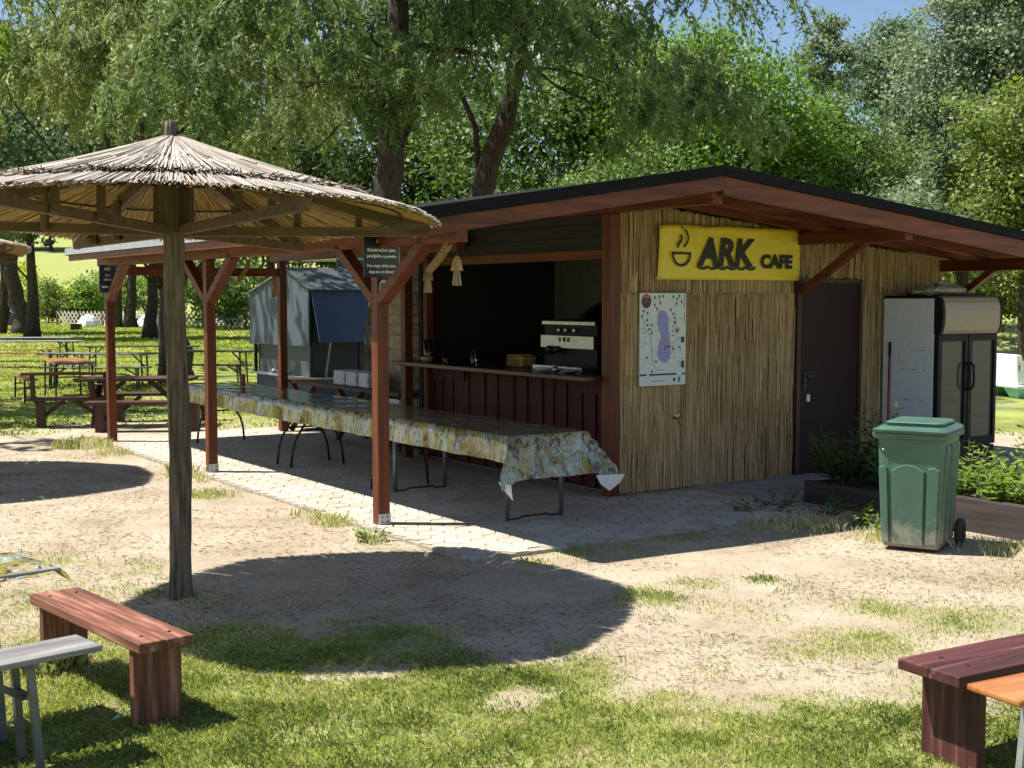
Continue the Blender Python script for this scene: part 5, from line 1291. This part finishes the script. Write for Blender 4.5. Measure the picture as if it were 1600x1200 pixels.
cn_ = thing('canopy', 'flat metal canopy on thin posts above the grey kiosk', 'canopy', (-3.9, 28.6, -.03), YAW)
MB().box(0, 3.2, 0, 1.8, 2.83, 2.87).build('roof_sheet', M['galv'], cn_); MB().box(-.02, 3.22, -.03, 0, 2.66, 2.83).build('front_beam', KD, cn_)
for x_ in (.15, 1.6, 3.05):
    for y_ in (.1, 1.7): MB().box(x_ - .025, x_ + .025, y_ - .025, y_ + .025, 0, 2.83).build('post', M['galv'], cn_)
for k in range(4): MB().bar((.15 + k * .75, .1, 2.3 if k % 2 else 2.66), (.9 + k * .72, .1, 2.66 if k % 2 else 2.3), .03, .03).build('truss_bar', KD, cn_)
sacks = thing('plastic_sheet', 'crumpled clear plastic sheet on the kiosk shelf', 'plastic sheet', Vector((-3.94, 25, .385)) + Vector((CB * .25 - SB * 1.5, SB * .25 + CB * 1.5, 0)), YAW)
rg = random.Random(9); MB().add([(i * .06 - .25, j * .09 - .4, .015 + rg.random() * .09) for j in range(10) for i in range(6)], [(j * 6 + i, j * 6 + i + 1, (j + 1) * 6 + i + 1, (j + 1) * 6 + i) for j in range(9) for i in range(5)]).build('sheet', M['galv'], sacks)

# ------------------------------------------------------------------ far lawn: lattice fence, tents, grill box, car, boat
fc = thing('lattice_fence', 'low wooden lattice fence along the far lawn before the bushes', 'fence', (-33, 93, 0), math.atan2(-13.0, 17.5))
LEN = 21.5; m_ = MB()
for k in range(int(LEN / .45)):
    x_ = k * .45
    m_.bar((x_, .02, .02), (x_ + .95, .02, .98), .03, .09); m_.bar((x_ + .95, -.02, .02), (x_, -.02, .98), .03, .09)
o = m_.build('lattice', plain('pale_lattice_wood', (.50, .45, .36), .8), fc); o['kind'] = 'stuff'
for k in range(9): MB().box(k * LEN / 8 - .05, k * LEN / 8 + .05, -.06, .06, -.1, 1.0 if k != 3 else 1.5).build('post', M['brown_z'], fc)
TENT = plain('white_tent_fabric', (.66, .67, .69), .6, vary=.05)
for px, dep, r_, lb in ((139, 87, .80, 'white dome tent nearest the two diverging trunks'), (184, 90, .95, 'white dome tent half hidden by the farthest red post'), (233, 86, .85, 'rounded white tent before the green bushes, next to the umbrella pole'), (352, 96, .9, 'small white tent by the lattice fence near the kiosk')):
    X_ = (px - 800) / 2000 * dep
    tn = thing('dome_tent', lb, 'tent', (X_, dep, float(H(X_, dep))), R(px), 'white dome tents')
    fl = MB().lathe([(r_, 0), (r_ * .97, .2 * r_), (r_ * .86, .5 * r_), (r_ * .62, .82 * r_), (r_ * .3, 1.0 * r_), (.02, 1.06 * r_)], 8).build('flysheet', TENT, tn)
    for k in (0, 4): MB().tube([(1.005 * q * math.cos(k * math.pi / 4), 1.005 * q * math.sin(k * math.pi / 4), z) for q, z in ((r_, 0), (r_ * .86, .5 * r_), (r_ * .62, .82 * r_), (r_ * .3, 1.0 * r_))], .02, 5).build('pole_sleeve', M['galv'], tn)
gb = thing('fire_box', 'small black iron fire box on the far lawn', 'fire box', (-26.2, 77, -.04), 0)
MB().box(-.28, .28, -.2, .2, .08, .42).build('box', M['blackmetal'], gb, bevel=.01)
for x_ in (-.24, .24):
    for y_ in (-.16, .16): MB().box(x_ - .02, x_ + .02, y_ - .02, y_ + .02, 0, .08).build('foot', M['blackmetal'], gb)
car = thing('parked_car', 'dark blue car parked at the picture edge beyond the tree with two trunks', 'car', (-31.2, 78, -.03), R(8))
CARB = plain('dark_blue_paint', (.03, .05, .11), .25, .2); CG = plain('car_glass', (.05, .06, .08), .08)
MB().prism([(-2.1, .3), (-2.1, .75), (-1.9, .9), (-1.1, .95), (1.0, .95), (1.9, .82), (2.1, .68), (2.1, .3)], 'xz', -.85, .85).build('body', CARB, car, bevel=.05)
cb_ = MB().prism([(-1.75, .94), (-1.45, 1.45), (.25, 1.47), (1.05, .94)], 'xz', -.74, .74).build('cabin', CARB, car, bevel=.05)
MB().prism([(-1.5, .97), (-1.3, 1.38), (.2, 1.40), (.85, .97)], 'xz', -.755, .755).build('side_window', CG, cb_); MB().add([(.35, -.68, 1.42), (.35, .68, 1.42), (1.04, .7, .975), (1.04, -.7, .975)], [(0, 1, 2, 3)]).build('windscreen', CG, cb_)
for x_ in (-1.3, 1.3):
    for y_ in (-.8, .8):
        w_ = MB().lathe([(.2, -.1), (.32, -.1), (.33, .1), (.2, .1)], 18).build('wheel', M['black'], car, loc=(x_, y_, .32)); w_.rotation_euler = (R(90), 0, 0)
        MB().lathe([(.19, -.11), (.19, .11)], 12).build('rim', M['steel'], w_)
for y_ in (-.6, .6): MB().box(2.08, 2.12, y_ - .15, y_ + .15, .6, .72).build('headlight', M['white'], car)
bo = thing('pedal_boat', 'white pedal boat with turquoise edge on the green pond behind the fridge', 'boat', (11.6, 27.6, -.17), R(12))
TURQ = plain('turquoise_gelcoat', (.20, .50, .52), .3); GEL = plain('white_gelcoat', (.74, .76, .77), .3)
for y_ in (-.5, .5):
    hl = loft(MB(), [[(x * .96, y_ + yy * .7, .0) for x, yy in ((-1.2, -.2), (1.0, -.2), (1.35, 0), (1.0, .2), (-1.2, .2))], [(x, y_ + yy, .22) for x, yy in ((-1.25, -.26), (1.0, -.26), (1.5, 0), (1.0, .26), (-1.25, .26))]]).build('hull', TURQ, bo)
MB().box(-1.3, 1.35, -.82, .82, .222, .30).build('deck', GEL, bo, bevel=.03)
MB().prism([(-1.25, .302), (-.98, .302), (-1.16, .92), (-1.3, .94)], 'xz', -.75, .1).build('seat_back', GEL, bo, bevel=.03)
MB().box(-.95, -.3, -.7, .7, .302, .50).build('seat', plain('dark_seat', (.05, .06, .05), .6), bo, bevel=.03); MB().box(.1, .7, -.3, .3, .302, .70).build('pedal_box', plain('dark_seat_b', (.06, .07, .05), .6), bo, bevel=.04)  # dark colour of seat and box stands in for shadow on the boat
MB().box(-1.24, -1.2, -.755, -.752, .6, .72).build('red_mark', plain('red_sticker', (.5, .06, .04), .5), bo)

# ------------------------------------------------------------------ garden bed and its plants
bed = thing('garden_bed', 'raised garden bed edged with dark timber beams beside the bin', 'garden bed', L(4.0, -1.07, 0), YAW)
BEAM = wood('dark_shadowed_beam', (.030, .022, .020), (.075, .056, .050), 'y', .85, bmp=.7)  # dark wood, its colour darkened further for the shadow of the bin
MB().box(0, .09, -1.45, 0, -.05, .20).build('edge_beam', BEAM, bed, bevel=.012); MB().box(-.01, .08, -3.6, -1.46, -.05, .27).build('edge_beam', BEAM, bed, bevel=.012)
MB().box(.092, 1.9, -.09, 0, -.05, .19).build('edge_beam', BEAM, bed, bevel=.012)
MB().box(.092, 2.6, -3.6, -.092, -.05, .16).build('soil', mat_noise('dark_soil', (.05, .035, .022), (.10, .075, .05), 20, .95, bmp=.6), bed)
PL = {'lit': fol('sunlit_bed_leaf', (.085, .15, .02), (.16, .25, .035), (.25, .34, .07)), 'deep': fol('shaded_bed_leaf', (.03, .06, .015), (.06, .11, .028), (.12, .18, .05))}  # sunlit and shaded copies of one leaf, the light put into the colour
STEM = plain('green_stem', (.10, .15, .04), .6)
def plant(label, loc, h, ns, per, leaf, kind, seed, spread=.16, wid=.42, group='plants of the garden bed', name='leafy_plant'):
    rg = np.random.default_rng(seed); t = thing(name, label, 'plant', loc, 0, group); mb = MB(); C_, D_, N_ = [], [], []
    for s in range(ns):
        an = rg.random() * 6.283; q = spread * rg.random() ** .5; base = np.array([q * .5 * math.cos(an), q * .5 * math.sin(an), 0]); hh = h * rg.uniform(.55, 1.0)
        tip = np.array([q * 1.6 * math.cos(an), q * 1.6 * math.sin(an), hh]); mb.tube([base, (base + tip) / 2 + np.array([0, 0, .03]), tip], [.005, .004, .002], 5)
        for k in range(per):
            u = .18 + .82 * (k + rg.random() * .5) / per; p = base + (tip - base) * u; a2 = k * 2.4 + rg.random(); o = np.array([math.cos(a2), math.sin(a2), rg.uniform(-.1, .55)])
            ll = leaf * (1.15 - .55 * u); C_.append(np.append(p + o * ll * .5, ll)); D_.append(o); N_.append(np.array([-o[0] * .4, -o[1] * .4, 1.0]) + rg.normal(0, .25, 3))
    mb.build('stems', STEM, t); C_ = np.array(C_)
    leaf_mesh('foliage', C_[:, :3], np.array(D_), np.array(N_), C_[:, 3], C_[:, 3] * wid, np.clip(rg.normal(.5, .2, len(C_)), 0, 1), PL[kind], t)
    return t
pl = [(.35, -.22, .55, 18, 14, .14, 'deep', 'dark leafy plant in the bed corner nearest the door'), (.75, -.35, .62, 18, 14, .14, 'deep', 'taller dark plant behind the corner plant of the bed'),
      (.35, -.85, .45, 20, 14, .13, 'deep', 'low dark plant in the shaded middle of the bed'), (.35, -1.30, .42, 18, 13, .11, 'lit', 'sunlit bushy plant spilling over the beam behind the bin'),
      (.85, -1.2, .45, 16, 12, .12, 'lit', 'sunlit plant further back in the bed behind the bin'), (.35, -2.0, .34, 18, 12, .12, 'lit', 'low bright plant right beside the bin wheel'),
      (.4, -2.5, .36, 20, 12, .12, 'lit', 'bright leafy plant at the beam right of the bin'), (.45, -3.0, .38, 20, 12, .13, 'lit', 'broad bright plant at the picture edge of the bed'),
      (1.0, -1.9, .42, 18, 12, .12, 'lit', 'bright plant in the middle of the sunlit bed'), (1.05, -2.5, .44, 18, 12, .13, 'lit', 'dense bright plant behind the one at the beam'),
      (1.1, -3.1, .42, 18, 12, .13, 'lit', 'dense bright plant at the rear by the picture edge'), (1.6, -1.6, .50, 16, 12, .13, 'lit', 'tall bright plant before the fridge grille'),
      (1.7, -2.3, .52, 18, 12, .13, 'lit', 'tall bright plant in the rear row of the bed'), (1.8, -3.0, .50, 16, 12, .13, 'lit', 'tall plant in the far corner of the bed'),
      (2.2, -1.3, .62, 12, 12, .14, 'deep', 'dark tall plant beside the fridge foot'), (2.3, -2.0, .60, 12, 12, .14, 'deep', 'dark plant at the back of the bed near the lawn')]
for i, (dx, dy, h, ns, per, lf, kd, lb) in enumerate(pl):
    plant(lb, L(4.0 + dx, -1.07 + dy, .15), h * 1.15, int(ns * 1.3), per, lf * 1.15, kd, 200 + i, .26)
for i, (x, y, h, kd, lb, sp) in enumerate([(2.95, 10.95, .22, 'lit', 'sunlit weed at the foot of the beam left of the bin', .2), (3.08, 10.62, .16, 'lit', 'low weed right at the left side of the bin', .2), (2.45, 11.75, .26, 'deep', 'shaded weed creeping round the bed corner', .22), (2.25, 11.45, .14, 'deep', 'flat shaded weed on the concrete edge by the bed', .25), (2.72, 11.35, .20, 'deep', 'shaded weed below the edge beam', .24), (-1.13, 10.2, .14, 'lit', 'small weed between umbrella shade and nearest post', .1)]):
    plant(lb, (x, y, -.02), h, 9, 8, .075, kd, 240 + i, sp, .5, 'weeds around the bed', 'weed')
# iris-like sword leaves
sw = thing('sword_leaf_plant', 'clump of upright sword-shaped leaves beside the bin in the bed', 'plant', L(4.55, -2.75, .15), 0, 'plants of the garden bed')
rg = np.random.default_rng(77); Cc, Dd, Nn_ = [], [], []
for k in range(26):
    an = rg.random() * 6.283; d = np.array([.45 * math.cos(an), .45 * math.sin(an), 1.0]); d /= np.linalg.norm(d); ll = rg.uniform(.28, .46)
    Cc.append(d * ll * .5 + np.array([.1 * math.cos(an * 3), .1 * math.sin(an * 2), 0])); Dd.append(d * ll); Nn_.append([math.cos(an), math.sin(an), .3])
Cc, Dd = np.array(Cc), np.array(Dd); leaf_mesh('leaves', Cc, Dd, np.array(Nn_, float), np.linalg.norm(Dd, axis=1), .035 * np.ones(len(Cc)), rg.random(len(Cc)), PL['lit'], sw)
MB().lathe([(.06, 0), (.05, .05), (.02, .08)], 8).build('root_crown', STEM, sw)
# tall stalks
st = thing('seed_stalk', 'single tall dry seed stalk rising before the dark door', 'plant', L(4.75, -1.75, .15)); 
MB().tube([(0, 0, 0), (-.06, 0, .35), (-.17, 0, .75)], [.006, .005, .004], 6).build('stalk', STEM, st)
for dx, z_, r_ in ((-.18, .79, .024), (-.12, .60, .014)): MB().lathe([(.004, -r_ * 1.6), (r_ * .8, -r_ * .6), (r_, 0), (r_ * .6, r_ * 1.2), (.003, r_ * 1.8)], 10).build('seed_head', plain('dry_seed_head', (.42, .38, .20), .8), st, smooth=True, loc=(dx, 0, z_))
rd = thing('tall_reed', 'tall thin reed with long drooping leaves right of the fridge', 'plant', L(6.1, -2.55, .15))
MB().tube([(0, 0, 0), (-.03, 0, .5), (-.10, 0, 1.0), (-.18, 0, 1.45)], [.008, .007, .006, .003], 6).build('stalk', plain('dark_reed', (.05, .065, .025), .6), rd)
Cc = np.array([(-.02, 0, 1.12), (.16, 0, .92), (-.20, 0, .86), (.10, 0, .62), (-.25, 0, 1.38), (-.22, 0, .60)]); Dd = np.array([(-.18, 0, .5), (.30, .02, .24), (-.26, 0, .16), (.22, 0, .26), (-.1, 0, .36), (-.18, .0, .22)])
leaf_mesh('leaves', Cc, Dd, np.tile([[.3, -1, .3]], (6, 1)).astype(float), np.linalg.norm(Dd, axis=1) * 1.05, .042 * np.ones(6), np.array([.1, .2, 0, .3, .1, .2]), PL['deep'], rd)
fl_ = thing('orange_flower', 'pale orange blossom above the sunlit plant beside the bin', 'flower', L(4.42, -2.02, .15))
MB().tube([(0, 0, 0), (0, 0, .40)], .004, 5).build('stalk', STEM, fl_)
rg = np.random.default_rng(5); n = 26; an = rg.random(n) * 6.283; D_ = np.stack([np.cos(an), np.sin(an), rg.uniform(-.2, .8, n)], 1)
leaf_mesh('petals', D_ * .03 + np.array([0, 0, .43]), D_, rg.normal(size=(n, 3)) + np.array([0, 0, 1]), .06 * np.ones(n), .035 * np.ones(n), rg.random(n), mat_attr('orange_petal', [(0, (.55, .25, .08)), (1, (.75, .48, .22))], .6, .25), fl_)

# ------------------------------------------------------------------ grass
GRASS = mat_attr('grass_blade', [(0, (.125, .17, .042)), (.3, (.25, .31, .078)), (.53, (.385, .43, .135)), (.74, (.53, .51, .245)), (1, (.63, .57, .37))], .55, .38, .3)
LAWN = mat_attr('lawn_blade', [(0, (.13, .19, .035)), (.3, (.23, .30, .055)), (.6, (.34, .40, .09)), (1, (.48, .47, .20))], .55, .4, .3)
def blades(name, label, x0, x1, y0, y1, n, ln, wd, seed, lean=.55, gm=None, frustum=True, dry=.0, tall=True, gmin=.04):
    rg = np.random.default_rng(seed); x = x0 + (x1 - x0) * rg.random(n); y = y0 + (y1 - y0) * rg.random(n)
    if frustum:
        k = np.abs(x) < .43 * y + .35; x, y = x[k], y[k]
    g = G(x, y); k = (rg.random(len(x)) < g ** 1.25 * (.35 + .65 * sstep(.34, .56, fbm(x * 5, y * 5, 64)))) & (g > gmin) & (pond_in(x, y) < .1); x, y, g = x[k], y[k], g[k]; n = len(x)
    z = H(x, y) - .004; ll = ln * rg.uniform(.45, 1.25, n) * (.55 + .45 * g)
    if tall:
        for tx, ty, r, s, bl in TUFTS:
            if bl > .06:
                q = ((x - tx) ** 2 + (y - ty) ** 2) < (r * 1.1) ** 2; ll[q] = bl * rg.uniform(.5, 1.3, q.sum())
    an = rg.random(n) * 6.2832; le = rg.uniform(.15, 1, n) * lean; w = wd * rg.uniform(.6, 1.3, n)
    dx, dy = np.cos(an), np.sin(an); V = np.zeros((n, 4, 3)); B_ = np.stack([x, y, z], 1); S_ = np.stack([-dy, dx, 0 * x], 1) * w[:, None] * .5
    mid = B_ + np.stack([dx * le * ll * .35, dy * le * ll * .35, ll * .6], 1); tip = B_ + np.stack([dx * le * ll * 1.1, dy * le * ll * 1.1, ll * (1 - .35 * le)], 1)
    V[:, 0] = B_ - S_; V[:, 1] = B_ + S_; V[:, 2] = tip; V[:, 3] = mid - S_ * .9
    patch = fbm(x * 1.1, y * 1.1, 61); fine = fbm(x * 4.5, y * 4.5, 62)
    t = np.clip(.44 + 1.5 * (patch - .5) + .7 * (fine - .5) + rg.normal(0, .13, n) + dry + .25 * (1 - g), 0, 1)
    o = np_mesh(name, V.reshape(-1, 3), np.arange(n * 4).reshape(-1, 4), gm or GRASS, None, np.repeat(t, 4)); tag(o, label, 'grass', kind='stuff')
    return o
blades('grass', 'short mown grass in the foreground and sparse tufts on the dirt', -4.2, 4.2, 4.2, 9.0, 400000, .036, .0050, 1, lean=.8)
blades('grass', 'scattered tufts on the dry dirt before the veranda', -9, 7, 9.0, 18, 330000, .05, .007, 2, dry=.05)
blades('grass', 'lawn around the beer tables and the pond shore', -24, 16, 17.5, 45, 400000, .055, .030, 3, tall=False, dry=-.10, lean=1.1, gm=LAWN)
blades('grass', 'far lawn before the lattice fence', -44, -8, 44, 100, 100000, .12, .09, 4, tall=False, dry=-.10, lean=1.1, gm=LAWN)
# dry litter: bits of straw and twig on the dirt
rg = np.random.default_rng(31); n = 34000; y = rg.uniform(5.0, 17, n); x = (rg.random(n) * 2 - 1) * .43 * y; bb_, aa_ = to_local(x, y); k = ~((bb_ > -.1) & (bb_ < 6.6) & (aa_ > -1.6)) & (vnoise(x * 1.3, y * 1.3, 70) > .35); x, y = x[k], y[k]; n = len(x)
an = rg.random(n) * 6.28; ll = rg.uniform(.01, .05, n); z = H(x, y) + .006
P_ = np.stack([x, y, z], 1); Q_ = P_ + np.stack([np.cos(an) * ll, np.sin(an) * ll, rg.uniform(0, .006, n)], 1)
v, f = prisms(P_, Q_, rg.uniform(.001, .0032, n), np.full(n, .001), rg)
o = np_mesh('litter', v, f, mat_attr('dry_litter', [(0, (.06, .045, .03)), (.5, (.20, .15, .09)), (1, (.45, .38, .24))], .9), None, np.repeat(rg.random(n), 6)); tag(o, 'bits of straw and twigs scattered on the dirt', 'litter', kind='stuff')
sc_ = thing('foil_scrap', 'tiny crumpled mint green wrapper lying in the grass under the grey bench', 'wrapper', (-1.82, 5.70, .035))
MB().add([(0, 0, 0), (.04, .01, .012), (.05, .035, 0), (.015, .045, .01), (.022, .02, .022)], [(0, 1, 4), (1, 2, 4), (2, 3, 4), (3, 0, 4)]).build('foil', plain('mint_foil', (.25, .45, .38), .4), sc_)

# lettering curves become plain meshes
dg = bpy.context.evaluated_depsgraph_get()
for o in [o for o in bpy.data.objects if o.type == 'FONT']:
    me = bpy.data.meshes.new_from_object(o.evaluated_get(dg)); nm = o.name; par = o.parent; mw = o.matrix_basis.copy(); mt = o.data.materials[0]
    bpy.data.objects.remove(o)
    q = bpy.data.objects.new(nm, me); COL.objects.link(q); q.parent = par; q.matrix_basis = mw
    if not me.materials: me.materials.append(mt)
